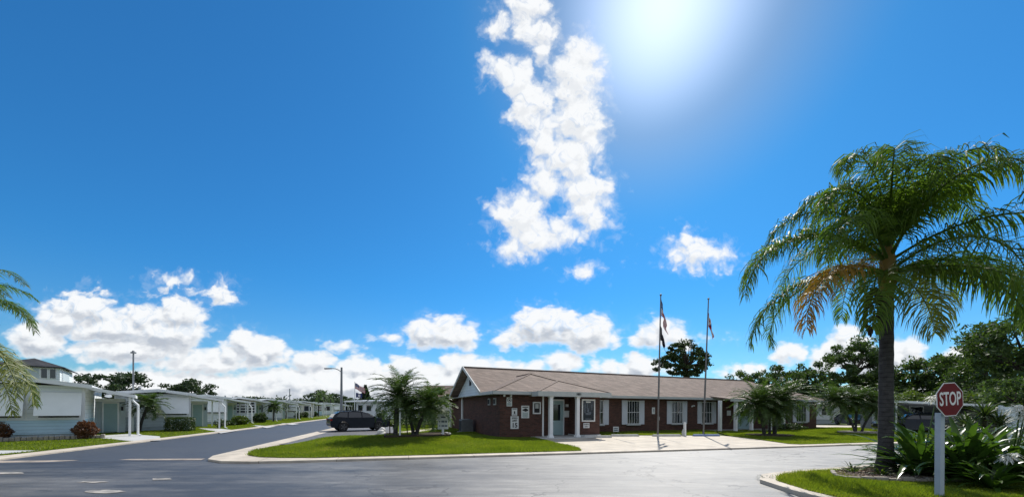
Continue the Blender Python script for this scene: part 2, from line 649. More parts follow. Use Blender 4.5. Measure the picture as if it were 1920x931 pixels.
def sidingmat(name, col, pitch=0.2, var=0.08, rough=0.5, depth=0.6, vertical=False):
    m = pmat(name, col, rough, var, 1.2)
    t = m.node_tree
    p = t.nodes['Principled BSDF']
    co_ = nd(t, 'ShaderNodeTexCoord')
    s = nd(t, 'ShaderNodeSeparateXYZ')
    t.links.new(co_.outputs['Object'], s.inputs[0])
    src = mth(t, 'ADD', s.outputs[0], s.outputs[1]) if vertical else s.outputs[2]
    fr = mth(t, 'FRACT', mth(t, 'DIVIDE', src, pitch))
    bp = nd(t, 'ShaderNodeBump', invert=True)
    bp.inputs['Strength'].default_value = depth
    bp.inputs['Distance'].default_value = 0.03
    t.links.new(fr, bp.inputs['Height'])
    t.links.new(bp.outputs[0], p.inputs['Normal'])
    # dark shadow gap between boards, painted into the base colour
    base = p.inputs['Base Color'].links[0].from_socket
    g = mth(t, 'LESS_THAN', fr, 0.06)
    mxx = nd(t, 'ShaderNodeMix', data_type='RGBA')
    mxx.inputs[7].default_value = (*(np.array(col) * 0.55), 1)
    t.links.new(g, mxx.inputs[0])
    t.links.new(base, mxx.inputs[6])
    t.links.new(mxx.outputs[2], p.inputs['Base Color'])
    return m


def shinglemat(name, c1, c2):
    m = brickmat(name, c1, c2, tuple(np.array(c1) * 0.85), 0.33, 0.14, 0.008)
    return m


def asphaltmat(name, base, light, rough, patch=0.0, speck=0.35):
    m = D.materials.new(name)
    m.use_nodes = True
    t = m.node_tree
    p = t.nodes['Principled BSDF']
    p.inputs['Specular IOR Level'].default_value = 0.55
    co_ = nd(t, 'ShaderNodeTexCoord')

    def noise(scale, detail=4, rough_=0.55, vec=None):
        n = nd(t, 'ShaderNodeTexNoise')
        n.inputs['Scale'].default_value = scale
        n.inputs['Detail'].default_value = detail
        n.inputs['Roughness'].default_value = rough_
        t.links.new(vec or co_.outputs['Object'], n.inputs['Vector'])
        return n.outputs['Fac']
    # long streaks of wear along the lanes
    mp = nd(t, 'ShaderNodeMapping')
    mp.inputs['Rotation'].default_value = (0, 0, -math.atan2(SR[1], SR[0]))
    mp.inputs['Scale'].default_value = (0.22, 1.5, 1)
    t.links.new(co_.outputs['Object'], mp.inputs['Vector'])
    streak = noise(0.9, 6, 0.62, mp.outputs[0])
    big = noise(0.22, 5, 0.6)
    fine = noise(34, 5, 0.75)
    f = mth(t, 'ADD', mth(t, 'MULTIPLY', streak, 0.75), mth(t, 'MULTIPLY', big, 0.6))
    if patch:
        # base colour darker at the street mouth, lighter further along the cross road
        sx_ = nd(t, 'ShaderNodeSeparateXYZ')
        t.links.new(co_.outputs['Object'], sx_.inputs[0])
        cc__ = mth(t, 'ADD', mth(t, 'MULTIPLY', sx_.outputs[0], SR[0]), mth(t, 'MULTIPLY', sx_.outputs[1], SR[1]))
        cross_tone = mth(t, 'MULTIPLY_ADD', mth(t, 'ADD', cc__, mth(t, 'MULTIPLY', big, 6.0)), 0.034, -0.16)
        cross_tone = mth(t, 'MAXIMUM', mth(t, 'MINIMUM', cross_tone, 0.26), -0.2)
        f = mth(t, 'ADD', f, cross_tone)
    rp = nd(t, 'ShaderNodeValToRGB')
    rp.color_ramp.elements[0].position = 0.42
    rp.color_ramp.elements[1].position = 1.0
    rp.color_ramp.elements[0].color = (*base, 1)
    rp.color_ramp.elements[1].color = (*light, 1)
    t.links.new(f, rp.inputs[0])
    sp = nd(t, 'ShaderNodeMix', data_type='RGBA', blend_type='MULTIPLY')
    sp.inputs[0].default_value = speck
    rs = nd(t, 'ShaderNodeValToRGB')
    rs.color_ramp.elements[0].position = 0.35
    rs.color_ramp.elements[1].position = 0.7
    rs.color_ramp.elements[0].color = (0.45, 0.45, 0.45, 1)
    rs.color_ramp.elements[1].color = (1.5, 1.5, 1.5, 1)
    t.links.new(fine, rs.inputs[0])
    t.links.new(rp.outputs[0], sp.inputs[6])
    t.links.new(rs.outputs[0], sp.inputs[7])
    md = nd(t, 'ShaderNodeMix', data_type='RGBA', blend_type='MULTIPLY')
    md.inputs[0].default_value = 0.75 if patch else 0.4
    rm_ = nd(t, 'ShaderNodeValToRGB')
    rm_.color_ramp.elements[0].position = 0.32
    rm_.color_ramp.elements[1].position = 0.66
    rm_.color_ramp.elements[0].color = (0.55, 0.55, 0.56, 1)
    rm_.color_ramp.elements[1].color = (1.2, 1.2, 1.18, 1)
    mpp = nd(t, 'ShaderNodeMapping')
    mpp.inputs['Rotation'].default_value = (0, 0, -math.atan2(SR[1], SR[0]))
    mpp.inputs['Scale'].default_value = (0.6, 2.2, 1)
    t.links.new(co_.outputs['Object'], mpp.inputs['Vector'])
    t.links.new(noise(2.2, 7, 0.7, mpp.outputs[0]), rm_.inputs[0])
    t.links.new(sp.outputs[2], md.inputs[6])
    t.links.new(rm_.outputs[0], md.inputs[7])
    col = md.outputs[2]
    if patch:
        # hairline cracks
        vo = nd(t, 'ShaderNodeTexVoronoi', feature='DISTANCE_TO_EDGE')
        vo.inputs['Scale'].default_value = 0.45
        wv = nd(t, 'ShaderNodeTexNoise')
        wv.inputs['Scale'].default_value = 1.6
        wv.inputs['Detail'].default_value = 6
        t.links.new(co_.outputs['Object'], wv.inputs['Vector'])
        ad = vmt(t, 'ADD', co_.outputs['Object'], vmt(t, 'MULTIPLY', wv.outputs['Color'], (1.6, 1.6, 0)))
        t.links.new(ad, vo.inputs['Vector'])
        cr = mth(t, 'LESS_THAN', vo.outputs['Distance'], 0.011)
        cr = mth(t, 'MULTIPLY', cr, mth(t, 'GREATER_THAN', noise(0.35, 2), 0.51))
        oil = mth(t, 'MULTIPLY', mth(t, 'GREATER_THAN', noise(0.55, 3, 0.5), 0.68), 0.22)
        cr = mth(t, 'MAXIMUM', cr, oil)
        mk = nd(t, 'ShaderNodeMix', data_type='RGBA')
        mk.inputs[7].default_value = (0.03, 0.03, 0.032, 1)
        t.links.new(mth(t, 'MULTIPLY', cr, 0.55), mk.inputs[0])
        t.links.new(col, mk.inputs[6])
        col = mk.outputs[2]
    t.links.new(col, p.inputs['Base Color'])
    rr = mth(t, 'MULTIPLY_ADD', f, 0.18, rough - 0.1)
    t.links.new(rr, p.inputs['Roughness'])
    bp = nd(t, 'ShaderNodeBump')
    bp.inputs['Strength'].default_value = 0.35
    bp.inputs['Distance'].default_value = 0.006
    t.links.new(fine, bp.inputs['Height'])
    t.links.new(bp.outputs[0], p.inputs['Normal'])
    return m


M = {}
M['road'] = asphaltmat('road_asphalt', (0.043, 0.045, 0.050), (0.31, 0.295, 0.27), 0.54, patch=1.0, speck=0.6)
M['street'] = asphaltmat('street_asphalt', (0.034, 0.040, 0.050), (0.060, 0.066, 0.078), 0.58, speck=0.25)
M['lot'] = asphaltmat('lot_asphalt', (0.10, 0.10, 0.105), (0.17, 0.17, 0.175), 0.7, patch=1.0)
M['concrete'] = pmat('concrete', (0.47, 0.415, 0.335), 0.75, 0.16, 1.3, 0.4, bump=0.15, bscale=40, detail=8)
M['kerb'] = pmat('kerb_concrete', (0.51, 0.45, 0.37), 0.75, 0.2, 1.8, 0.4, bump=0.2, bscale=30, detail=8)
M['drive'] = pmat('drive_concrete', (0.46, 0.46, 0.45), 0.7, 0.12, 1.3, 0.4, detail=7)
M['lawn'] = pmat('lawn_turf', (0.055, 0.085, 0.010), 0.9, 0.4, 2.2, 0.1, bump=0.6, bscale=60, col2=(0.13, 0.155, 0.018))
M['ground'] = pmat('ground_turf', (0.035, 0.06, 0.014), 0.95, 0.4, 0.4, 0.1, col2=(0.09, 0.11, 0.03))
M['grass'] = leafmat('grass_blades', (0.070, 0.120, 0.010), (0.19, 0.225, 0.028), 0.5, 0.5, 0.6, 0.3, (1.55, 1.65, 0.6))
rp_ = [n for n in M['grass'].node_tree.nodes if n.type == 'VALTORGB'][0].color_ramp
e_ = rp_.elements.new(.88)
e_.color = (0.19, 0.225, 0.028, 1)
rp_.elements[2].color = (0.33, 0.28, 0.10, 1)
M['paint'] = pmat('road_paint', (0.07, 0.072, 0.078), 0.7, 0.35, 3.5, 0.3, detail=9, col2=(0.50, 0.46, 0.40))
M['gutter'] = pmat('gutter_concrete', (0.12, 0.11, 0.10), 0.8, 0.3, 2.2, 0.3, detail=9, col2=(0.46, 0.38, 0.31))
M['brick'] = brickmat('dark_red_brick', (0.068, 0.029, 0.021), (0.135, 0.055, 0.039), (0.08, 0.066, 0.058))
M['shingle'] = shinglemat('brown_shingle', (0.165, 0.124, 0.099), (0.255, 0.196, 0.16))
M['dshingle'] = shinglemat('dark_shingle', (0.035, 0.037, 0.042), (0.06, 0.063, 0.07))
M['trim'] = pmat('grey_trim', (0.42, 0.44, 0.43), 0.5, 0.08, 2)
M['white'] = pmat('white_paint', (0.74, 0.75, 0.75), 0.45, 0.06, 2)
M['gable'] = sidingmat('gable_siding', (0.55, 0.63, 0.67), 0.2)
M['shutter'] = sidingmat('shutter_louvres', (0.52, 0.55, 0.58), 0.06)
M['door'] = pmat('teal_door', (0.30, 0.42, 0.43), 0.4, 0.06, 2)
M['glass'] = pmat('window_glass', (0.015, 0.02, 0.026), 0.06, 0.2, 1, 0.8)
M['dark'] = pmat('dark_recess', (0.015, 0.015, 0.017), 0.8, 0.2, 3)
M['bar'] = pmat('window_bar', (0.55, 0.56, 0.56), 0.5, 0.05, 3)
M['signw'] = pmat('sign_white', (0.66, 0.67, 0.66), 0.45, 0.06, 5)
M['black'] = pmat('black_print', (0.012, 0.012, 0.013), 0.6, 0.1, 5)
M['teal'] = pmat('teal_print', (0.05, 0.16, 0.17), 0.6, 0.1, 5)
M['metal'] = pmat('aluminium', (0.42, 0.42, 0.41), 0.38, 0.1, 4, metal=0.9)
M['polegrey'] = pmat('weathered_pole', (0.16, 0.155, 0.15), 0.5, 0.15, 5, metal=0.6)
M['lampgrey'] = pmat('galvanised', (0.20, 0.21, 0.22), 0.55, 0.12, 4, metal=0.3)
M['stopred'] = pmat('stop_red', (0.135, 0.004, 0.008), 0.6, 0.10, 6, 0.2)
M['stopwhite'] = pmat('stop_white', (0.72, 0.70, 0.69), 0.4, 0.05, 6)
M['vinyl'] = pmat('vinyl_post', (0.38, 0.43, 0.48), 0.45, 0.10, 3)
M['bluepaint'] = pmat('blue_paint', (0.16, 0.22, 0.40), 0.5, 0.18, 8)
M['stopconc'] = pmat('stop_concrete', (0.48, 0.47, 0.44), 0.8, 0.2, 6, bump=0.2)
M['trunk'] = pmat('palm_bark', (0.058, 0.054, 0.054), 0.9, 0.4, 9, 0.2, bump=0.5, bscale=24)
def ringmat(m, pitch=.11):
    t = m.node_tree
    p = t.nodes['Principled BSDF']
    co_ = nd(t, 'ShaderNodeTexCoord')
    n = nd(t, 'ShaderNodeTexNoise')
    n.inputs['Scale'].default_value = 2.5
    n.inputs['Detail'].default_value = 5
    t.links.new(co_.outputs['Object'], n.inputs['Vector'])
    s_ = nd(t, 'ShaderNodeSeparateXYZ')
    t.links.new(co_.outputs['Object'], s_.inputs[0])
    fr_ = mth(t, 'FRACT', mth(t, 'ADD', mth(t, 'DIVIDE', s_.outputs[2], pitch), mth(t, 'MULTIPLY', n.outputs['Fac'], 1.1)))
    ln_ = mth(t, 'LESS_THAN', fr_, .16)
    base = p.inputs['Base Color'].links[0].from_socket
    mxx = nd(t, 'ShaderNodeMix', data_type='RGBA', blend_type='MULTIPLY')
    mxx.inputs[7].default_value = (.45, .45, .47, 1)
    t.links.new(mth(t, 'MULTIPLY', ln_, .8), mxx.inputs[0])
    t.links.new(base, mxx.inputs[6])
    t.links.new(mxx.outputs[2], p.inputs['Base Color'])


ringmat(M['trunk'])
M['bark'] = pmat('tree_bark', (0.06, 0.048, 0.038), 0.95, 0.3, 5, 0.2, bump=0.6, bscale=18)
M['queen'] = leafmat('queen_palm_leaf', (0.036, 0.078, 0.016), (0.12, 0.175, 0.028), 0.56, 0.46, 0.8, 0.2)
M['queendry'] = leafmat('dry_palm_leaf', (0.16, 0.11, 0.02), (0.32, 0.20, 0.04), 0.5, 0.35, 0.8, 0.4, (1.3, 1.1, 0.5))
M['queenpale'] = leafmat('pale_palm_leaf', (0.085, 0.12, 0.015), (0.19, 0.20, 0.025), 0.5, 0.35, 0.8, 0.5)
M['pygmy'] = leafmat('date_palm_leaf', (0.030, 0.060, 0.015), (0.085, 0.13, 0.030), 0.45, 0.34, 1.2, 0.4)
M['oak'] = leafmat('oak_leaf', (0.026, 0.052, 0.018), (0.080, 0.120, 0.030), 0.55, 0.32, 0.22, 0.35)
M['oakfar'] = leafmat('far_leaf', (0.028, 0.050, 0.028), (0.062, 0.092, 0.044), 0.6, 0.2, 0.15, 0.3)
M['pine'] = leafmat('pine_needle', (0.022, 0.042, 0.015), (0.062, 0.092, 0.028), 0.6, 0.22, 0.4, 0.3)
M['olive'] = leafmat('olive_leaf', (0.035, 0.060, 0.010), (0.10, 0.135, 0.022), 0.5, 0.35, 0.5, 0.4)
M['croton'] = leafmat('red_shrub_leaf', (0.060, 0.026, 0.014), (0.17, 0.080, 0.032), 0.5, 0.3, 3, 0.4, (1.4, 1.0, 0.8))
M['hedge'] = leafmat('hedge_leaf', (0.02, 0.04, 0.012), (0.055, 0.085, 0.02), 0.5, 0.25, 2, 0.4)
M['crinum'] = leafmat('lily_leaf', (0.030, 0.068, 0.014), (0.07, 0.125, 0.022), 0.30, 0.30, 2, 0.6)
M['petal'] = leafmat('white_petal', (0.62, 0.62, 0.58), (0.8, 0.8, 0.76), 0.5, 0.3, 4, 0.3, (1.0, 1.0, 0.95))
M['mulch'] = pmat('mulch', (0.06, 0.04, 0.028), 0.95, 0.5, 22, 0.1, bump=0.9, bscale=60, col2=(0.38, 0.30, 0.23))
M['stone'] = pmat('edging_stone', (0.28, 0.25, 0.21), 0.85, 0.3, 7, 0.3, bump=0.4)
M['rock'] = pmat('white_rock', (0.62, 0.60, 0.56), 0.8, 0.15, 7, 0.3, bump=0.4)
M['timber'] = pmat('dark_timber', (0.05, 0.037, 0.028), 0.85, 0.3, 5, 0.2)
M['sidingw'] = sidingmat('white_siding', (0.76, 0.80, 0.81), 0.22)
M['sidingb'] = sidingmat('blue_siding', (0.46, 0.64, 0.72), 0.17)
M['sidingc'] = sidingmat('cream_siding', (0.55, 0.52, 0.44), 0.22)
M['darkwall'] = sidingmat('dark_siding', (0.12, 0.13, 0.14), 0.22)
M['sidingg'] = sidingmat('grey_siding', (0.48, 0.54, 0.56), 0.22)
M['mroof'] = pmat('metal_roof', (0.66, 0.68, 0.69), 0.42, 0.10, 1.0)
M['awning'] = pmat('awning_panel', (0.80, 0.81, 0.79), 0.45, 0.05, 1.5)
M['wall_shade'] = pmat('grey_panel', (0.46, 0.52, 0.55), 0.6, 0.08, 1.5)
M['carpaint'] = pmat('dark_car_paint', (0.010, 0.013, 0.020), 0.22, 0.1, 1, 0.25, metal=0.0, coat=0.05)
M['carglass'] = pmat('car_glass', (0.010, 0.013, 0.016), 0.03, 0.1, 1, 1.0)
M['tyre'] = pmat('tyre_rubber', (0.018, 0.018, 0.019), 0.85, 0.15, 10)
M['rim'] = pmat('wheel_rim', (0.14, 0.14, 0.15), 0.35, 0.1, 6, metal=0.8)
M['lens'] = pmat('lamp_lens', (0.7, 0.72, 0.74), 0.15, 0.05, 4, 0.8)
M['redlens'] = pmat('tail_lens', (0.25, 0.01, 0.012), 0.2, 0.05, 4, 0.7)
M['flagred'] = pmat('flag_red', (0.42, 0.03, 0.05), 0.8, 0.1, 4)
M['flagwhite'] = pmat('flag_white', (0.66, 0.64, 0.64), 0.8, 0.06, 4)
M['flagblue'] = pmat('flag_blue', (0.025, 0.04, 0.14), 0.8, 0.1, 4)
M['flagblack'] = pmat('flag_black', (0.012, 0.012, 0.018), 0.8, 0.1, 4)
M['board'] = pmat('board_glass', (0.012, 0.015, 0.030), 0.12, 0.3, 2, 0.6)
M['pix'] = pmat('poster_print', (0.10, 0.12, 0.15), 0.6, 0.6, 9)
M['seed'] = pmat('seed_cluster', (0.035, 0.022, 0.012), 0.9, 0.4, 12)
M['acbox'] = pmat('ac_casing', (0.10, 0.105, 0.11), 0.5, 0.2, 5)
M['fencew'] = pmat('vinyl_fence', (0.52, 0.60, 0.66), 0.4, 0.05, 2)
M['soil'] = pmat('bed_soil', (0.07, 0.055, 0.04), 0.95, 0.4, 9, 0.1, bump=0.5)



def joints(m, pc, pa, w=.022):
    """sawn joints across a concrete surface, every pc metres across the street and pa along it"""
    t = m.node_tree
    p = t.nodes['Principled BSDF']
    co_ = nd(t, 'ShaderNodeTexCoord')
    s_ = nd(t, 'ShaderNodeSeparateXYZ')
    t.links.new(co_.outputs['Object'], s_.inputs[0])
    c_ = mth(t, 'ADD', mth(t, 'MULTIPLY', s_.outputs[0], SR[0]), mth(t, 'MULTIPLY', s_.outputs[1], SR[1]))
    a_ = mth(t, 'ADD', mth(t, 'MULTIPLY', s_.outputs[0], SA[0]), mth(t, 'MULTIPLY', s_.outputs[1], SA[1]))
    l1 = mth(t, 'LESS_THAN', mth(t, 'FRACT', mth(t, 'DIVIDE', c_, pc)), w / pc)
    l2 = mth(t, 'LESS_THAN', mth(t, 'FRACT', mth(t, 'DIVIDE', a_, pa)), w / pa)
    base = p.inputs['Base Color'].links[0].from_socket
    mxx = nd(t, 'ShaderNodeMix', data_type='RGBA', blend_type='MULTIPLY')
    mxx.inputs[7].default_value = (.35, .33, .30, 1)
    t.links.new(mth(t, 'MULTIPLY', mth(t, 'MAXIMUM', l1, l2), .8), mxx.inputs[0])
    t.links.new(base, mxx.inputs[6])
    t.links.new(mxx.outputs[2], p.inputs['Base Color'])
    # broad grey staining
    n = nd(t, 'ShaderNodeTexNoise')
    n.inputs['Scale'].default_value = .7
    n.inputs['Detail'].default_value = 7
    n.inputs['Roughness'].default_value = .65
    t.links.new(co_.outputs['Object'], n.inputs['Vector'])
    rp = nd(t, 'ShaderNodeValToRGB')
    rp.color_ramp.elements[0].position = .35
    rp.color_ramp.elements[1].position = .6
    rp.color_ramp.elements[0].color = (.72, .71, .70, 1)
    rp.color_ramp.elements[1].color = (1.05, 1.04, 1.02, 1)
    t.links.new(n.outputs['Fac'], rp.inputs[0])
    m2 = nd(t, 'ShaderNodeMix', data_type='RGBA', blend_type='MULTIPLY')
    m2.inputs[0].default_value = .8
    t.links.new(mxx.outputs[2], m2.inputs[6])
    t.links.new(rp.outputs[0], m2.inputs[7])
    t.links.new(m2.outputs[2], p.inputs['Base Color'])


joints(M['kerb'], 2.2, 2.5)
joints(M['concrete'], 3.3, 4.0)
# ------------------------------------------------------------------ the ground, roads, kerbs, lawns


def sheet(name, poly, z, m, kind='structure'):
    mb = MB().face([(p[0], p[1], z) for p in poly])
    return tag(mb.build(name, m), kind=kind)


def raised(name, poly, z0, z1, m, bevel=0.0):
    return tag(MB().prism(poly, z0, z1).build(name, m, bevel=bevel), kind='structure')


gmb = MB()
g_n, g_s = 24, 2400.0
gv = [(-g_s / 2 + g_s * i / g_n, -g_s / 2 + 300 + g_s * j / g_n, -0.02) for j in range(g_n + 1) for i in range(g_n + 1)]
gf = [(j * (g_n + 1) + i, j * (g_n + 1) + i + 1, (j + 1) * (g_n + 1) + i + 1, (j + 1) * (g_n + 1) + i) for j in range(g_n) for i in range(g_n)]
gmb.raw(gv, gf)
tag(gmb.build('ground', M['ground']), kind='structure')

KERB_OUT = [(-5.5, 200), (-5.6, 60), (-6.0, 30), (-6.25, 20), (-6.33, 16), (-6.36, 14.7), (-6.1, 13.8), (-5.5, 13.2), (-4.6, 12.88), (-3.4, 12.77), (0, 12.72), (6, 12.68), (14, 12.72), (23, 12.8), (60, 13.0), (120, 13.3)]
road_poly = [st(*p) for p in [(-160, 7.0), (0.2, 7.3), (0.6, 4), (0.6, -60), (7.2, -60), (7.35, 4.2), (7.5, 5.6), (7.9, 6.7), (8.6, 7.25), (9.6, 7.45), (14, 7.75), (60, 8.6), (120, 9)]] + \
    [st(*p) for p in reversed(KERB_OUT[5:])] + [st(-12.2, 14.9), st(-12.6, 13.4), st(-13.6, 12.8), st(-160, 12.6)]
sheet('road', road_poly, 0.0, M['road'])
street_poly = [st(-12.25, 14.4), st(-6.36, 14.1), st(-6.33, 16), st(-6.25, 20), st(-6.0, 30), st(-5.6, 60), st(-5.5, 200), st(-11.4, 200), st(-11.5, 60), st(-11.9, 30), st(-12.2, 20)]
sheet('street', street_poly, 0.004, M['street'])
# worn concrete valley gutter across the street mouth, in two visible runs
gut = MB()
gut.face([(*st(-6.4, 14.05), 0.008), (*st(-6.45, 14.45), 0.008), (*st(-8.7, 14.85), 0.008), (*st(-8.9, 14.72), 0.008), (*st(-8.4, 14.5), 0.008)])
gut.face([(*st(-10.2, 14.95), 0.008), (*st(-9.95, 14.8), 0.008), (*st(-10.4, 14.6), 0.008), (*st(-12.5, 14.75), 0.008), (*st(-12.5, 15.3), 0.008)])
tag(gut.build('gutter', M['gutter']), kind='structure')
# leftover white paint on the road
pm = MB()
for (x0, x1, y) in [(-20, 45, 887), (286, 322, 898)]:
    a, b, c, d = gp(x0, y - 2), gp(x1 - 3, y - 2.5), gp(x1, y + 0.5), gp(x0, y + 1.5)
    pm.face([(*p, 0.009) for p in (a, b, c, d)])
for (x, y, w) in [(195, 921, 38), (172, 903, 26)]:
    pts = []
    for k in range(9):
        a = 2 * math.pi * k / 9
        rr = 1 + 0.35 * math.sin(3.1 * k + w)
        pts.append((*gp(x + w * math.cos(a) * rr, y + (3.4 if w > 30 else 1.6) * math.sin(a) * rr), 0.0085))
    pm.face(pts)
tag(pm.build('road_markings', M['paint']), kind='structure')

# kerb strip along the clubhouse side (road edge -> lawn edge)
KERB_IN = [(-4.7, 200), (-4.8, 60), (-5.2, 30), (-5.45, 20.2), (-5.6, 17.4), (-5.55, 15.6), (-5.25, 14.5), (-4.7, 13.9), (-4.0, 13.55), (-3.0, 13.3), (0, 13.22), (6, 13.2), (14, 13.22), (23, 13.3), (60, 13.5), (120, 13.8)]


def strip(name, A, B, z0, z1, m):
    mb = MB()
    for i in range(len(A) - 1):
        a0, a1, b0, b1 = A[i], A[i + 1], B[i], B[i + 1]
        mb.face([(*a0, z1), (*a1, z1), (*b1, z1), (*b0, z1)])
        mb.face([(*a0, z0), (*a1, z0), (*a1, z1), (*a0, z1)])
        mb.face([(*b0, z0), (*b1, z0), (*b1, z1), (*b0, z1)])
    return tag(mb.build(name, m), kind='structure')


strip('kerb', [st(*p) for p in KERB_OUT], [st(*p) for p in KERB_IN], -0.02, 0.065, M['kerb'])
KO = [(-11.4, 200), (-11.5, 60), (-11.9, 30), (-12.2, 20), (-12.25, 15.2), (-12.5, 14.2), (-13.6, 13.0), (-40, 12.7)]
KI = [(-12.0, 200), (-12.1, 60), (-12.5, 30), (-12.85, 20), (-13.0, 16.6), (-13.4, 15.6), (-14.2, 14.6), (-40, 13.6)]
strip('kerb', [st(*p) for p in KO], [st(*p) for p in KI], -0.02, 0.05, M['kerb'])
# kerb round the near corner, to the right
NK_O = [(7.2, -60), (7.35, 4.2), (7.5, 5.6), (7.9, 6.7), (8.6, 7.25), (9.6, 7.45), (14, 7.75), (60, 8.6)]
NK_I = [(7.45, -60), (7.6, 4.2), (7.76, 5.5), (8.12, 6.45), (8.75, 6.9), (9.65, 7.08), (14, 7.38), (60, 8.2)]
strip('kerb', [st(*p) for p in NK_O], [st(*p) for p in NK_I], -0.02, 0.09, M['kerb'])

# lawns
LAWN_ISLAND = [st(-5.55, 15.6), st(-5.25, 14.5), st(-4.7, 13.9), st(-4.0, 13.55), st(-3.0, 13.3), st(0, 13.22), st(6.55, 13.2), gp(1085, 843), gp(1062, 836), gp(1030, 830.5),
               bw(1.7, -0.9), bw(0.4, -0.35), bw(-0.2, 0.3), bw(-0.2, 6.0), gp(845, 814), gp(725, 818), st(-3.9, 20.9), st(-4.7, 18.6), st(-5.4, 17.2)]
LAWN_BACK = [gp(735, 815), gp(845, 811), bw(-0.3, 8.0), bw(-0.3, 16), bw(-9, 26), st(-1.2, 42), st(-0.9, 26)]
LAWN_RIGHT = [gp(1372, 819), gp(1420, 825), gp(1478, 833.5), gp(1500, 834.5), st(18.6, 13.26), st(23, 13.3), st(60, 13.5), st(60, 24), bw(33.5, 2), bw(31, 1.4), bw(18, 1.2)]
LAWN_NEAR = [st(7.6, 1.0), st(7.6, 4.2), st(7.76, 5.5), st(8.12, 6.45), st(8.75, 6.9), st(9.65, 7.08), st(14, 7.38), st(40, 8.0), st(40, -4), st(7.6, -4)]
LAWN_STRIP = [bw(6.3, 1.1), gp(1132, 817), gp(1350, 817.5), bw(18, 1.2), bw(18, 2.6), bw(6.3, 2.6)]
LAWN_LEFT = [st(-14.2, 14.6), st(-13.4, 15.6), st(-13.0, 16.6), st(-12.85, 20), st(-12.5, 30), st(-12.1, 60), st(-12.0, 120), st(-40, 120), st(-60, 13.8), st(-40, 13.6)]
MOUND = (-5.0, 18.3)


def mound(x, y):
    # the island lawn swells gently towards the planter
    return 0.27 * np.exp(-(((x - MOUND[0]) / 4.0) ** 2 + ((y - MOUND[1]) / 2.4) ** 2) ** 1.2)


bm = bmesh.new()
bm.faces.new([bm.verts.new((p[0], p[1], .085)) for p in LAWN_ISLAND])
for ax in (0, 1):
    for k in np.arange(-14, 30, .5):
        no = (1, 0, 0) if ax == 0 else (0, 1, 0)
        bmesh.ops.bisect_plane(bm, geom=bm.verts[:] + bm.edges[:] + bm.faces[:], plane_co=(k, k, 0), plane_no=no)
for v in bm.verts:
    v.co.z += float(mound(v.co.x, v.co.y))
bmesh.ops.recalc_face_normals(bm, faces=bm.faces)
me = D.meshes.new('lawn')
bm.to_mesh(me)
bm.free()
me.materials.append(M['lawn'])
me.polygons.foreach_set('use_smooth', [True] * len(me.polygons))
lo_ = D.objects.new('lawn', me)
COL.objects.link(lo_)
tag(lo_, kind='structure')
strip('kerb', LAWN_ISLAND, [(x, y - .001) for x, y in LAWN_ISLAND], -0.02, 0.085, M['lawn']).name = 'lawn'


def gz(px, py):
    """point on the mounded island lawn"""
    z = .3
    for _ in range(8):
        x, y = gp(px, py)
        k = (EYE - z) / EYE
        z = .085 + float(mound(x * k, y * k))
    return (x * k, y * k, z)

raised('lawn', LAWN_BACK, -0.02, 0.06, M['lawn'])
raised('lawn', LAWN_RIGHT, -0.02, 0.075, M['lawn'])
raised('lawn', LAWN_NEAR, -0.02, 0.10, M['lawn'])
raised('lawn', LAWN_STRIP, -0.02, 0.07, M['lawn'])
sheet('lawn', LAWN_LEFT, 0.03, M['lawn'])
# concrete pad in front of the clubhouse and the porch slab
PAD = [st(6.2, 13.2), gp(1085, 843), gp(1062, 836), gp(1030, 830.5), bw(1.7, -0.9), bw(2.0, 0.9), bw(6.3, 1.1), gp(1132, 817), gp(1350, 817.5), gp(1372, 819), gp(1420, 825), gp(1478, 833.5), gp(1500, 834.5), st(18.6, 13.26), st(14, 13.22)]
sheet('pavement', PAD, 0.055, M['concrete'])
raised('path', [bw(1.9, -1.45), bw(6.25, -1.45), bw(6.25, 0.55), bw(1.9, 0.55)], 0.0, 0.10, M['drive'])
jm = MB()      # stall lines on the pad
for (xa, ya, xb, yb) in [(1128, 821.5, 1124.5, 829), (1152, 823, 1190, 833.5), (1237, 822.5, 1276, 831.3)]:
    a, b = Vector(gp(xa, ya)), Vector(gp(xb, yb))
    d = (b - a).normalized()
    s_ = Vector((-d.y, d.x)) * 0.05
    jm.face([(*(a - s_), 0.060), (*(b - s_), 0.060), (*(b + s_), 0.060), (*(a + s_), 0.060)])
tag(jm.build('parking_line_markings', M['paint']), kind='structure')
# car park by the street
LOT = [st(-5.6, 18.6), st(-4.7, 18.9), st(-3.9, 21.0), gp(725, 817.5), gp(745, 814), st(-0.9, 26), st(-1.2, 42), st(-5.0, 42), st(-5.2, 30)]
sheet('parking_lot', LOT, 0.052, M['lot'])
lm = MB()
for (x, y) in [(610, 819.5), (650, 817), (688, 815)]:
    c = Vector(gp(x, y))
    d = Vector((0.80, 0.60)) * 0.42
    s_ = Vector((-0.60, 0.80)) * 0.08
    lm.face([(*(c - d - s_), 0.057), (*(c + d - s_), 0.057), (*(c + d + s_), 0.057), (*(c - d + s_), 0.057)])
tag(lm.build('parking_line_markings', M['paint']), kind='structure')
raised('path', [gp(742, 812.5), gp(815, 803.5), gp(820, 806), gp(760, 815)], 0.0, 0.10, M['kerb'])
# drives beyond the clubhouse on the right, and at the left-hand homes
raised('driveway', [bw(33.6, 4), gp(1900, 809), gp(2100, 800), gp(1900, 799), gp(1700, 799.5), bw(33.6, 9)], 0.0, 0.082, M['kerb'])
sheet('driveway', [gp(-60, 846), gp(74, 845.5), gp(40, 849), gp(-60, 858)], 0.046, M['drive'])


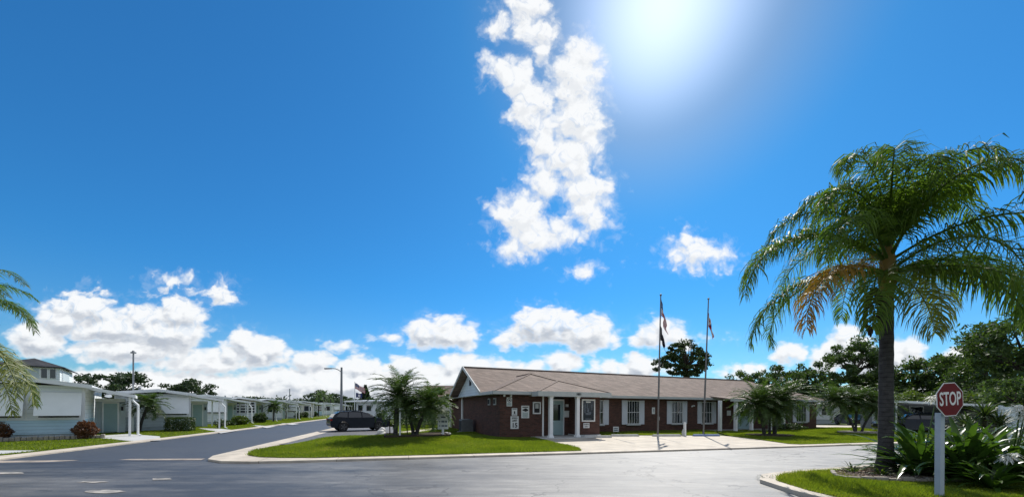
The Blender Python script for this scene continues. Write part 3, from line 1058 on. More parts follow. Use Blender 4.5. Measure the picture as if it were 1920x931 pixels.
DRIVES = [[gp(184, 817.5), gp(240, 814), gp(300, 818.5), gp(301, 826), gp(256, 828.5), gp(186, 822)], [gp(372, 803), gp(415, 804), gp(446, 807.5), gp(414, 812.8), gp(402, 809)],
          [gp(470, 797), gp(490, 798), gp(517, 799.6), gp(500, 802.5)], [gp(525, 793.5), gp(545, 793.5), gp(562, 794.6), gp(548, 796.6)], [gp(-60, 846), gp(74, 845.5), gp(40, 849), gp(-60, 858)]]
for dpoly in DRIVES[:4]:
    sheet('driveway', dpoly, .048, M['drive'])


def inside_poly(q, poly):
    p = np.array(poly)
    ins = np.zeros(len(q), bool)
    j = len(p) - 1
    for i in range(len(p)):
        a, b = p[i], p[j]
        cond = (a[1] > q[:, 1]) != (b[1] > q[:, 1])
        ins ^= cond & (q[:, 0] < (b[0] - a[0]) * (q[:, 1] - a[1]) / (b[1] - a[1] + 1e-12) + a[0])
        j = i
    return ins


def off_drives(q):
    k = np.ones(len(q), bool)
    for dpoly in DRIVES:
        k &= ~inside_poly(q, dpoly)
    return k


def scatter(poly, density, seed):
    r = np.random.default_rng(seed)
    p = np.array(poly)
    lo, hi = p.min(0), p.max(0)
    area = (hi[0] - lo[0]) * (hi[1] - lo[1])
    n = int(area * density)
    q = r.uniform(lo, hi, (n, 2))
    inside = np.zeros(n, bool)
    j = len(p) - 1
    for i in range(len(p)):
        a, b = p[i], p[j]
        cond = (a[1] > q[:, 1]) != (b[1] > q[:, 1])
        xin = (b[0] - a[0]) * (q[:, 1] - a[1]) / (b[1] - a[1] + 1e-12) + a[0]
        inside ^= cond & (q[:, 0] < xin)
        j = i
    return q[inside], r


def grass(name, poly, z, density, h, w, seed, clip=None, hf=None):
    q, r = scatter(poly, density, seed)
    if clip is not None:
        q = q[clip(q)]
    n = len(q)
    q = q + r.normal(0, .03, (n, 2))
    ang = r.uniform(0, 2 * np.pi, n)
    hh = h * r.uniform(0.5, 1.25, n) * (0.8 + 0.35 * np.sin(q[:, 0] * 1.7 + 2 * np.sin(q[:, 1] * 0.9)))
    lean = r.uniform(0.1, 0.75, n) * hh
    la = r.uniform(0, 2 * np.pi, n)
    ww = w * r.uniform(0.6, 1.3, n)
    base = np.column_stack([q, np.full(n, z) + (hf(q[:, 0], q[:, 1]) if hf else 0)])
    sd = np.column_stack([np.cos(ang), np.sin(ang), np.zeros(n)]) * ww[:, None]
    tip = base + np.column_stack([np.cos(la) * lean, np.sin(la) * lean, hh])
    v = np.stack([base - sd, base + sd, tip], 1).reshape(-1, 3)
    f = np.arange(3 * n).reshape(-1, 3)
    o = np_mesh(name, v, f, M['grass'])
    return tag(o, kind='stuff')


grass('grass', LAWN_ISLAND, 0.083, 1700, 0.085, 0.010, 3, hf=mound)
grass('grass', LAWN_NEAR, 0.098, 3600, 0.085, 0.0075, 4, lambda q: (q[:, 1] > 5.5) & (q[:, 0] < 15))
grass('grass', LAWN_RIGHT, 0.073, 700, 0.08, 0.014, 5, lambda q: q[:, 0] < 42)
grass('grass', LAWN_BACK, 0.058, 400, 0.08, 0.018, 6)
grass('grass', LAWN_STRIP, 0.068, 700, 0.08, 0.014, 8)
grass('grass', LAWN_LEFT, 0.028, 320, 0.07, 0.018, 7, lambda q: (q[:, 1] < 60) & (q[:, 0] > -40) & off_drives(q))

# ------------------------------------------------------------------ clubhouse
club = thing('brick_clubhouse', 'long low brick clubhouse with brown shingle roof and white shuttered windows', 'clubhouse', (*BO, 0), BROT)
wl = MB()
W0, W1 = 0.0, 2.60
wl.bb(0, 2.65, 0, 0.2, W0, W1)                       # front block, wall with the signs
wl.bb(0.001, 0.2, 0.2, 10, W0, W1 - .003)            # left end wall
wl.bb(4.38, 4.72, 0.5, 0.68, W0, W1 - .004)
wl.bb(2.45, 2.65, 0.2, 0.5, W0, W1 - .004)
wl.bb(2.651, 3.29, 0.5, 0.58, W0, W1 - .005)
wl.bb(4.72, 6.1, -0.8, 2.6, 0.18, W1 - .002)         # brick pier
wl.bb(6.1, 33.2, 2.6, 2.8, W0, W1 - .006)              # long wall
wl.bb(33.0, 33.201, 2.8, 10, W0, W1 - .007)
wl.bb(0.2, 33.0, 9.8, 10, W0, W1 - .008)
wl.bb(0.05, 3.2, 10, 12.8, W0, 2.3)
wl.build('wall', M['brick'], club)
MB().bb(4.68, 6.14, -0.86, -0.78, 0.08, 0.19).bb(4.68, 6.14, -0.78, 2.5, 0.08, 0.178).build('pier_base', M['trim'], club)
mb = MB()
mb.raw([(0, 2.4, 2.62), (0, 10.2, 2.62), (0, 6.3, 4.45), (0.15, 2.4, 2.62), (0.15, 10.2, 2.62), (0.15, 6.3, 4.45)],
       [(0, 1, 2), (5, 4, 3), (0, 3, 4, 1), (1, 4, 5, 2), (2, 5, 3, 0)])
mb.build('gable_panel', M['gable'], club)
MB().bb(-0.05, 0.05, 6.1, 6.5, 3.35, 3.75).build('gable_vent', M['dark'], club)
ZE, ZR = 2.68, 4.67
roof = MB()
L_, RG, RE = -0.56, 28.6, 33.8
roof.slab([(L_, 2.0, ZE), (RE, 2.0, ZE), (RG, 6.3, ZR), (L_, 6.3, ZR)], 0.12)
roof.slab([(RE, 10.6, ZE), (L_, 10.6, ZE), (L_, 6.3, ZR), (RG, 6.3, ZR)], 0.12)
roof.slab([(RE, 2.0, ZE), (RE, 10.6, ZE), (RG, 6.3, ZR)], 0.12)
HR, HZ = 3.05, 4.0
roof.slab([(L_, -0.5, ZE), (HR, 2.6, HZ), (HR, 4.85, HZ), (L_, 2.0, ZE)], 0.11)
roof.slab([(L_, -0.5, ZE), (6.66, -0.5, ZE), (HR, 2.6, HZ)], 0.11)
roof.slab([(6.66, -0.5, ZE), (6.66, 2.0, ZE), (HR, 4.85, HZ), (HR, 2.6, HZ)], 0.11)
roof.slab([(1.75, -1.35, ZE), (4.08, 0.75, 3.45), (4.08, 1.3, 3.45), (1.75, -0.5, ZE)], 0.10)
roof.slab([(1.75, -1.35, ZE), (6.42, -1.35, ZE), (4.08, 0.75, 3.45)], 0.10)
roof.slab([(6.42, -1.35, ZE), (6.42, -0.5, ZE), (4.08, 1.3, 3.45), (4.08, 0.75, 3.45)], 0.10)
roof.slab([(-0.5, 10.3, 2.62), (3.6, 10.3, 2.62), (3.6, 13.2, 2.3), (-0.5, 13.2, 2.3)], 0.09)
PR0, PR1 = bt(1352, 1.2), bt(1470, 1.2)
roof.slab([(PR0, 0.4, ZE - .12), (PR1, 0.4, ZE - .12), (PR1, 2.35, ZE + .155), (PR0, 2.35, ZE + .155)], 0.1)
roof.build('roof', M['shingle'], club)
cap = MB()
cap.box(((L_ + RG) / 2, 6.3, ZR + 0.0), (RG - L_, 0.26, 0.07))
cap.box((HR, 3.7, HZ + 0.0), (0.2, 2.2, 0.06))


def beam(mb_, a, b, w, h, mi=0):
    a, b = Vector(a), Vector(b)
    d = (b - a)
    s_ = Vector((-d.y, d.x, 0)).normalized() * w / 2
    uu = Vector((0, 0, h / 2))
    mb_.raw([a - s_ - uu, a + s_ - uu, a + s_ + uu, a - s_ + uu, b - s_ - uu, b + s_ - uu, b + s_ + uu, b - s_ + uu],
            [(0, 3, 2, 1), (4, 5, 6, 7), (0, 1, 5, 4), (1, 2, 6, 5), (2, 3, 7, 6), (3, 0, 4, 7)], mi)


for a, b in [((L_, -.5, ZE), (HR, 2.6, HZ)), ((6.66, -.5, ZE), (HR, 2.6, HZ)), ((1.75, -1.35, ZE), (4.08, .75, 3.45)), ((6.42, -1.35, ZE), (4.08, .75, 3.45)), ((RE, 2.0, ZE), (RG, 6.3, ZR))]:
    beam(cap, a, b, 0.16, 0.025)
cap.build('ridge_cap', M['shingle'], club)
fa = MB()
Fz0, Fz1 = 2.50, 2.675
fa.bb(6.66, 33.8, 1.93, 1.985, Fz0, Fz1)
fa.bb(L_ - .05, 1.72, -.57, -.515, Fz0, Fz1)
fa.bb(L_ - .06, L_ - .005, -.51, 2.0, Fz0, Fz1 - .002)
fa.bb(6.43, 6.72, -.571, -.516, Fz0, Fz1)
fa.bb(6.665, 6.721, -.51, 1.93, Fz0, Fz1 - .002)
fa.bb(1.69, 6.48, -1.43, -1.37, 2.40, 2.675)
fa.bb(1.69, 1.745, -1.365, -.58, 2.40, 2.672)
fa.bb(6.425, 6.482, -1.365, -.58, 2.40, 2.672)
fa.bb(PR0 - .04, PR1 + .04, .33, .385, 2.36, 2.55)
fa.bb(33.805, 33.86, 1.93, 10.6, Fz0, Fz1)
beam(fa, (L_ - .03, 1.95, ZE - .03), (L_ - .03, 6.3, ZR - .03), 0.06, 0.2)
beam(fa, (L_ - .03, 10.65, ZE - .03), (L_ - .03, 6.3, ZR - .03), 0.06, 0.2)
fa.build('fascia', M['trim'], club)
sf = MB()
sf.bb(6.3, 33.7, 2.0, 2.62, 2.50, 2.53)
sf.bb(L_, 6.6, -.5, 0.1, 2.50, 2.531)
sf.bb(L_, 0.1, 0.1, 2.2, 2.50, 2.532)
sf.bb(1.76, 6.4, -1.36, .6, 2.45, 2.49)
sf.bb(L_, 0.02, 2.2, 10.5, 2.52, 2.545)
sf.build('soffit', M['trim'], club)
vs, fs = text_mb('1851', 0.17, 0.006, 0.006)
MB().raw([(x + 4.25, y - 1.437, z + 2.545) for x, y, z in vs], fs).build('house_number', M['black'], club)
for t_ in (2.58, 4.3):
    c = MB().bb(t_ - .1, t_ + .1, -1.3, -1.1, 0.1, 2.44)
    c.bb(t_ - .14, t_ + .14, -1.34, -1.06, 0.1, 0.22).bb(t_ - .13, t_ + .13, -1.33, -1.07, 2.34, 2.44)
    c.build('column', M['white'], club, bevel=0.01)
# entrance door
dx0, dx1 = 3.42, 4.34
d_ = MB()
d_.bb(dx0, dx0 + .2, .52, .57, .12, 2.2).bb(dx1 - .2, dx1, .52, .57, .12, 2.2).bb(dx0 + .2, dx1 - .2, .52, .57, 1.98, 2.2).bb(dx0 + .2, dx1 - .2, .52, .57, .12, 1.0)
door = d_.build('door', M['door'], club)
MB().bb(dx0 + .2, dx1 - .2, .535, .555, 1.0, 1.98).build('pane', M['glass'], door)
MB().bb(dx1 - .13, dx1 - .09, .46, .52, .98, 1.12).build('handle', M['metal'], door)
MB().bb(dx0 - .12, dx0, .48, .6, .1, 2.3).bb(dx1, dx1 + .06, .48, .6, .1, 2.3).bb(dx0, dx1, .48, .6, 2.2, 2.3).build('door_frame', M['white'], club)
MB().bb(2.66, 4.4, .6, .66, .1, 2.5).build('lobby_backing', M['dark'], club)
MB().box((4.55, .42, 1.92), (.16, .12, .16)).build('porch_lamp', M['signw'], club)


def window(x0, x1, z0, z1, y, nbars, shut, lpx=True, rpx=True):
    w = x1 - x0
    f = MB()
    b = .05
    f.bb(x0, x1, y - .05, y - .003, z0, z0 + b).bb(x0, x1, y - .05, y - .003, z1 - b, z1)
    f.bb(x0, x0 + b, y - .05, y - .003, z0 + b, z1 - b).bb(x1 - b, x1, y - .05, y - .003, z0 + b, z1 - b)
    f.bb(x0 + b, x1 - b, y - .045, y - .006, (z0 + z1) / 2 - .02, (z0 + z1) / 2 + .02)
    for k in range(nbars):
        cx = x0 + w * (k + 1) / (nbars + 1)
        f.bb(cx - .013, cx + .013, y - .042, y - .012, z0 + b, (z0 + z1) / 2 - .02).bb(cx - .013, cx + .013, y - .042, y - .012, (z0 + z1) / 2 + .02, z1 - b)
    fo = f.build('window', M['bar'], club)
    MB().bb(x0 + .02, x1 - .02, y - .011, y - .004, z0 + .02, z1 - .02).build('pane', M['glass'], fo)
    MB().bb(x0 - .05, x1 + .05, y - .14, y - .003, z0 - .09, z0 - .004).build('sill', M['trim'], fo)
    if lpx:
        MB().bb(x0 - shut - .01, x0 - .01, y - .05, y - .004, z0 - .02, z1 + .02).build('shutter', M['shutter'], fo)
    if rpx:
        MB().bb(x1 + .01, x1 + shut + .01, y - .05, y - .004, z0 - .02, z1 + .02).build('shutter', M['shutter'], fo)


for (pa, pb, nb, l_) in [(1112, 1131, 2, False), (1175, 1198.5, 4, True), (1258.5, 1279.5, 3, True), (1315, 1334.5, 3, True)]:
    a, b = bt(pa, 2.6), bt(pb, 2.6)
    window(a, b, 0.62, 2.36, 2.6, nb, 0.44, lpx=l_)
window(bt(1492, 2.6), bt(1511, 2.6), 0.62, 2.36, 2.6, 3, 0.44)
for px in (1350, 1379.5, 1409, 1444, 1469):
    t_ = bt(px, 0.55)
    MB().bb(t_ - .1, t_ + .1, .45, .65, 0.05, 2.4).build('column', M['white'], club, bevel=0.01)
MB().bb(2.64, 2.74, -.03, .1, .1, 2.5).build('corner_trim', M['white'], club)
raised_slab = MB().bb(bt(1347, .6), bt(1472, .6), 0.3, 2.59, 0.0, 0.09).build('porch_slab', M['drive'], club)
t0, t1 = bt(1384, 2.55), bt(1406, 2.55)
d2 = MB().bb(t0, t1, 2.52, 2.59, .1, 2.2).build('door', M['door'], club)
MB().bb(t0 + .2, t1 - .2, 2.5, 2.519, 1.2, 2.0).build('pane', M['glass'], d2)
# louvred vents on the end wall
for n_ in (0.8, 1.85):
    v_ = MB().bb(-.06, -.004, n_ - .2, n_ + .2, 1.92, 2.32)
    vo_ = v_.build('wall_vent', M['trim'], club)
    MB().bb(-.075, -.062, n_ - .14, n_ + .14, 1.98, 2.26).build('vent_grille', M['dark'], vo_)
for n_ in (8.4, 12.7):
    MB().bb(-.14, -.02, n_ - .08, n_ + .08, 0.05, 2.5).build('downspout', M['white'], club)
for t_ in (0.15, 0.55):
    MB().lathe([(0.05, 0), (0.07, .1), (0.02, .14)], (t_, -.3, 2.37), 10).build('flood_lamp', M['signw'], club)

# air conditioner beside the end wall
ac = thing('air_conditioner', 'dark boxy air conditioner on the ground by the clubhouse end wall', 'air conditioner', (*bw(-.62, 5.1), 0), BROT)
MB().bb(-.4, .4, -.4, .4, .12, .95).build('casing', M['acbox'], ac, bevel=.03)
MB().lathe([(.33, .952), (.33, .99), (.05, 1.0)], (0, 0, 0), 20).build('fan_guard', M['lampgrey'], ac)
MB().bb(-.41, -.401, -.33, .33, .2, .88).build('grille', M['dark'], ac)
MB().bb(-.5, .5, -.5, .5, 0, .12).build('pad', M['concrete'], ac)

# ------------------------------------------------------------------ signs and boards on the clubhouse


def sign(name, label, cat, t, n, z, w, h, group=None):
    o = thing(name, label, cat, (*bw(t, n), z), BROT, group)
    p_ = MB().bb(-w / 2, w / 2, -.02, -.004, -h / 2, h / 2).build('panel', M['signw'], o, bevel=.004)
    return o


def letters(o, txt, size, x=0, z=0, m='black', bold=.004, sx=1.0, name='lettering'):
    vs, fs = text_mb(txt, size, .002, bold, sx)
    return MB().raw([(a + x, b - .0235, c + z) for a, b, c in vs], fs).build(name, M[m], o)


def bars(o, rows, m='black', name='fine_print'):
    mb_ = MB()
    for (x, z, w, h) in rows:
        mb_.bb(x - w / 2, x + w / 2, -.024, -.0205, z - h / 2, z + h / 2)
    return mb_.build(name, M[m], o)


o = sign('speed_limit_sign', 'white speed limit 15 sign, lowest on the brick wall', 'sign', .89, 0, .92, .5, .72)
letters(o, 'SPEED', .135, 0, .245)
letters(o, 'LIMIT', .135, 0, .105)
letters(o, '15', .36, 0, -.165, bold=.012)
o = sign('watch_sign', 'white sign with a black ring emblem and teal print, topmost on the brick wall', 'sign', .56, 0, 2.1, .33, .51)
rg = MB()
for k in range(20):
    a0, a1 = 2 * math.pi * k / 20, 2 * math.pi * (k + 1) / 20
    rg.face([(r_ * math.cos(a_), -.024, .09 + r_ * math.sin(a_)) for r_, a_ in ((.125, a0), (.125, a1), (.095, a1), (.095, a0))])
rg.face([(-.06, -.0245, .12), (.02, -.0245, .14), (.07, -.0245, .07), (.03, -.0245, .03), (-.03, -.0245, .07)])
rg.build('emblem', M['black'], o)
bars(o, [(0, -.1, .24, .035), (0, -.17, .26, .045)], 'teal')
o = sign('notice_sign', 'small white notice with a black pictogram just above the speed limit sign', 'sign', .88, 0, 1.53, .33, .42)
MB().lathe([(.045, -.0235), (.045, -.0225)], (0, 0, 0), 12, axis='Y').face([(-.055, -.0242, -.11), (.055, -.0242, -.11), (.03, -.0242, 0), (-.03, -.0242, 0)]).build('pictogram', M['black'], o)
bars(o, [(0, .16, .26, .035)], 'black', 'heading')
bars(o, [(0, -.16, .2, .02)])
o = sign('parking_sign', 'white parking notice with a black car silhouette on the brick wall', 'sign', 1.55, 0, 1.53, .5, .72)
cs = MB()
cs.face([(x, -.0242, z + .07) for x, z in [(-.19, .03), (-.15, .07), (-.08, .09), (-.04, .13), (.05, .14), (.11, .1), (.18, .05), (.19, 0), (.12, -.02), (.06, -.05), (0, -.06), (-.07, -.02), (-.15, 0)]])
cs.build('car_silhouette', M['black'], o)
bars(o, [(0, .27, .36, .05)], 'black', 'heading')
bars(o, [(0, -.06, .34, .025), (0, -.12, .36, .025), (0, -.18, .33, .025), (0, -.24, .36, .025), (0, -.30, .28, .02)], 'teal')


def frame_board(name, label, cat, t, n, z, w, h, b, inner):
    o_ = thing(name, label, cat, (*bw(t, n), z), BROT)
    f = MB()
    f.bb(-w / 2, w / 2, -.07, -.004, h / 2 - b, h / 2).bb(-w / 2, w / 2, -.07, -.004, -h / 2, -h / 2 + b)
    f.bb(-w / 2, -w / 2 + b, -.07, -.004, -h / 2 + b, h / 2 - b).bb(w / 2 - b, w / 2, -.07, -.004, -h / 2 + b, h / 2 - b)
    f.build('frame', M['signw'], o_)
    MB().bb(-w / 2 + b, w / 2 - b, -.04, -.005, -h / 2 + b, h / 2 - b).build('backing', M[inner], o_)
    return o_


o = frame_board('notice_case', 'small white framed notice case with grey paper on the brick wall', 'notice case', 2.27, 0, 1.76, .5, .7, .07, 'dark')
MB().bb(-.1, .12, -.045, -.041, -.03, .24).build('paper', M['trim'], o)
o = frame_board('bulletin_board', 'large white framed glass bulletin board on the brick pier', 'bulletin board', bt(1102.5, -.8), -.8, 1.63, .92, 1.32, .075, 'board')
MB().bb(-.17, .15, -.046, -.041, .46, .54).build('paper_strip', M['signw'], o)
mb = MB()
for (x, z, w, h) in [(-.08, .18, .05, .5), (.0, .02, .08, .3), (-.02, -.2, .34, .12), (.1, -.14, .2, .1), (-.24, .1, .06, .5), (.24, .2, .05, .35), (0, -.5, .4, .05)]:
    MB().bb(x - w / 2, x + w / 2, -.0445, -.041, z - h / 2, z + h / 2).build('poster', M['pix'], o)
o = sign('guests_sign', 'small white guests only sign under the bulletin board', 'sign', bt(1099.5, -.8), -.8, .74, .42, .30)
letters(o, 'GUESTS', .105, 0, .06, bold=.003)
letters(o, 'ONLY', .105, 0, -.065, bold=.003)
o = thing('mail_box', 'white wall mailbox beside the entrance door', 'mailbox', (*bw(4.52, .5), 1.4), BROT)
MB().bb(-.16, .16, -.12, -.004, -.2, .12).build('box', M['signw'], o, bevel=.01)
MB().bb(-.17, .17, -.13, -.003, .122, .2).build('lid', M['signw'], o, bevel=.01)
o = sign('wall_plaque', 'small white printed plaque on brick beside the first flagpole', 'plaque', bt(1225, 2.6), 2.6, 1.62, .28, .5)
bars(o, [(.02, .12, .12, .05), (.02, .02, .12, .06), (.02, -.08, .12, .05)], 'pix')
o = sign('entrance_plaque', 'plain grey square plaque in the dark porch recess', 'plaque', bt(1367.5, 2.55), 2.6, 1.45, .46, .42)
for t_, z_ in ((bt(1297, 2.6), 2.05), (bt(1302, 2.6), 2.1)):
    pass
o = thing('wall_lamp', 'small white twin flood lamp on the brick between two windows', 'lamp', (*bw(bt(1298.5, 2.6), 2.6), 2.02), BROT)
MB().bb(-.05, .05, -.05, -.004, -.05, .05).build('bracket', M['trim'], o)
for s_ in (-1, 1):
    MB().lathe([(.04, 0), (.06, .1), (.06, .11)], (s_ * .1, -.12, -.02 + .03 * s_), 10, axis='Y').build('lamp_head', M['signw'], o)
# sign on legs standing on the grass strip
c_ = gp(1155, 815.5)
o = thing('yard_sign', 'small white two line yard sign standing low on the grass behind the first wheel stop', 'sign', (*bw(bt(1155, 1.9), 1.9), .07), BROT)
MB().bb(-.24, .24, -.015, .015, .06, .42).build('panel', M['signw'], o, bevel=.008)
mb = MB()
mb.bb(-.17, .16, -.0185, -.016, .27, .33).bb(-.17, .16, -.0185, -.016, .14, .21)
mb.build('lettering', M['pix'], o)
for s_ in (-1, 1):
    MB().bb(s_ * .18 - .01, s_ * .18 + .01, -.008, .008, -.05, .06).build('stake', M['metal'], o)

# ------------------------------------------------------------------ wheel stops, utility post, flagpoles
WS = [(1094, 1147, 821.5, 'stopconc', 'mossy grey concrete wheel stop at the pier, partly on grass'),
      (1145, 1198, 819, 'stopconc', 'grey concrete wheel stop in front of the yard sign'),
      (1223, 1277, 819, 'stopconc', 'grey concrete wheel stop at the foot of the first flagpole'),
      (1299, 1349, 818.6, 'bluepaint', 'blue painted wheel stop at the foot of the second flagpole')]
for (xa, xb, y, mk, lab) in WS:
    a, b = Vector(gp(xa, y)), Vector(gp(xb, y - .2))
    c, d = (a + b) / 2, b - a
    o = MB()
    ln = d.length
    o.raw([(-ln / 2, -.09, 0), (ln / 2, -.09, 0), (ln / 2, .09, 0), (-ln / 2, .09, 0), (-ln / 2 + .06, -.05, .13), (ln / 2 - .06, -.05, .13), (ln / 2 - .06, .05, .13), (-ln / 2 + .06, .05, .13)],
          [(0, 3, 2, 1), (4, 5, 6, 7), (0, 1, 5, 4), (1, 2, 6, 5), (2, 3, 7, 6), (3, 0, 4, 7)])
    ob = o.build('wheel_stop', M[mk], bevel=.015)
    ob.location = (c.x, c.y, .056)
    ob.rotation_euler = (0, 0, math.atan2(d.y, d.x))
    tag(ob, lab, 'wheel stop', 'wheel stops along the concrete pad')
c_ = gp(1284, 818)
o = thing('utility_post', 'short white utility post between the two flagpoles', 'post', (*c_, .05), .3)
MB().bb(-.06, .06, -.06, .06, 0, .85).build('post', M['white'], o, bevel=.01)
MB().bb(-.2, -.062, -.05, .05, 0, .3).bb(-.16, -.063, -.04, .04, .3, .42).build('tap_box', M['trim'], o, bevel=.01)
for k in range(3):
    pass


def flagpole(px, Y, top_py, label, grp='flagpoles in front of the clubhouse', r0=.06, lean=0.0):
    X = wx(px, Y)
    h = hz(px, top_py, Y)
    o_ = thing('flagpole', label, 'flagpole', (X, Y, .05), 0, grp)
    MB().tube([(0, 0, 0), (lean * .3, 0, h * .3), (lean, 0, h)], [r0, r0 * .9, r0 * .55], 10).build('pole', M['polegrey'], o_, smooth=True)
    MB().lathe([(.005, -.07), (.05, -.05), (.07, 0), (.05, .05), (.005, .07)], (lean, 0, h + .06), 12).build('ball', M['lampgrey'], o_, smooth=True)
    MB().lathe([(.14, 0), (.14, .04), (.08, .1)], (0, 0, 0), 14).build('base_collar', M['metal'], o_)
    MB().bb(.055, .11, -.03, .03, 1.0, 1.2).build('cleat', M['lampgrey'], o_)
    return o_, h


fp1, h1 = flagpole(1233.5, 22.75, 556, 'tall aluminium flagpole with two limp dark flags', lean=.14)
fp2, h2 = flagpole(1319, 23.5, 563, 'tall aluminium flagpole with one limp white and red flag', lean=.28)


def limp_flag(name, label, loc, hoist, fly, spread, colour, seed, mats):
    nu, nv = 30, 22
    r = random.Random(seed)
    ph = r.uniform(0, 6)
    vs, fs, mi = [], [], []
    for i in range(nu + 1):
        u = i / nu
        for j in range(nv + 1):
            v = j / nv
            fold = math.sin(u * 15 + ph + v * 2) * .07 * min(1, u * 4) + math.sin(u * 31 + v * 5) * .02 * u
            x = .055 + spread * (u ** .8) * (.35 + .65 * v) * (1 - .35 * u * u) + .05 * math.sin(u * 9 + v * 3 + ph) * u
            z = -hoist * v * (1 - .15 * u) - fly * (.75 * u + .13 * u * u) * (1 - .15 * v) - .03 * math.sin(u * 15 + ph) * v
            vs.append((x, fold, z))
    for i in range(nu):
        for j in range(nv):
            a = i * (nv + 1) + j
            fs.append((a, a + 1, a + nv + 2, a + nv + 1))
            mi.append(colour((i + .5) / nu, (j + .5) / nv))
    o_ = np_mesh(name, vs, fs, [M[k] for k in mats], None, mi, smooth=True)
    so_ = o_.modifiers.new('cloth', 'SOLIDIFY')
    so_.thickness = .006
    o_.location = loc
    return tag(o_, label, 'flag')


def us(u, v):
    if u < .4 and v < .54:
        return 1 if (int(u * 28) % 3 == 1 and int(v * 22) % 3 == 1) else 2
    return 0 if int(v * 13) % 2 == 0 else 1


def fl(u, v):
    if abs((u - .5) * .9) + abs(v - .5) * .9 < .16:
        return 2
    return 0 if abs(abs(u - .5) - abs(v - .5)) < .14 else 1


def pm_(u, v):
    return 1 if ((u - .5) / .2) ** 2 + ((v - .5) / .32) ** 2 < 1 or v > .9 and .2 < u < .8 else 0


X1, Y1 = wx(1233.5, 22.75) + .1, 22.75
limp_flag('flag', 'limp stars and stripes flag high on the first pole', (X1 + .02, Y1, h1 - .15), .98, 1.9, .60, us, 3, ['flagred', 'flagwhite', 'flagblue'])
limp_flag('flag', 'limp black flag hanging below the stars and stripes', (X1 - .01, Y1, h1 - 1.75), .9, 1.3, .48, pm_, 8, ['flagblack', 'flagblue'])
X2, Y2 = wx(1319, 23.5) + .23, 23.5
limp_flag('flag', 'limp white flag with red cross on the second pole', (X2, Y2, h2 - .75), .95, 1.25, .46, fl, 5, ['flagred', 'flagwhite', 'flagblue'])

# ------------------------------------------------------------------ stop sign
SX, SY = wx(1777, 6.75), 6.75
stp = thing('stop_sign', 'red octagonal stop sign on a white square post', 'stop sign', (wx(1771, 6.75), SY, .08))
pt = MB().box((0, .075, .79), (.092, .092, 1.6), rz=R(8))
pt.build('post', M['vinyl'], stp, bevel=.006)
zc = hz(1777, 748, SY) - .08
pl = D.objects.new('sign_plate', None)


def octa(r_, y0, y1):
    m_ = MB()
    pts = [(r_ * math.cos(R(22.5 + 45 * k)), r_ * math.sin(R(22.5 + 45 * k))) for k in range(8)]
    vs = [(x, y0, z) for x, z in pts] + [(x, y1, z) for x, z in pts]
    m_.raw(vs, [tuple(range(8)), tuple(range(15, 7, -1))] + [(k, (k + 1) % 8, 8 + (k + 1) % 8, 8 + k) for k in range(8)])
    return m_


ROT = Matrix.Translation((SX - wx(1771, 6.75), -.03, zc)) @ Matrix.Rotation(R(9.3), 4, 'Z') @ Matrix.Rotation(R(-3.5), 4, 'Y')
D.objects.remove(pl)
plate = octa(.33, -.004, .004).build('plate', M['stopwhite'], stp)
plate.matrix_local = ROT
red = octa(.314, -.0065, -.0045).build('red_face', M['stopred'], plate)
vs, fs = text_mb('STOP', .345, .0012, .006, .60)
MB().raw([(x, y - .008, z) for x, y, z in vs], fs).build('lettering', M['stopwhite'], plate)

# ------------------------------------------------------------------ palms


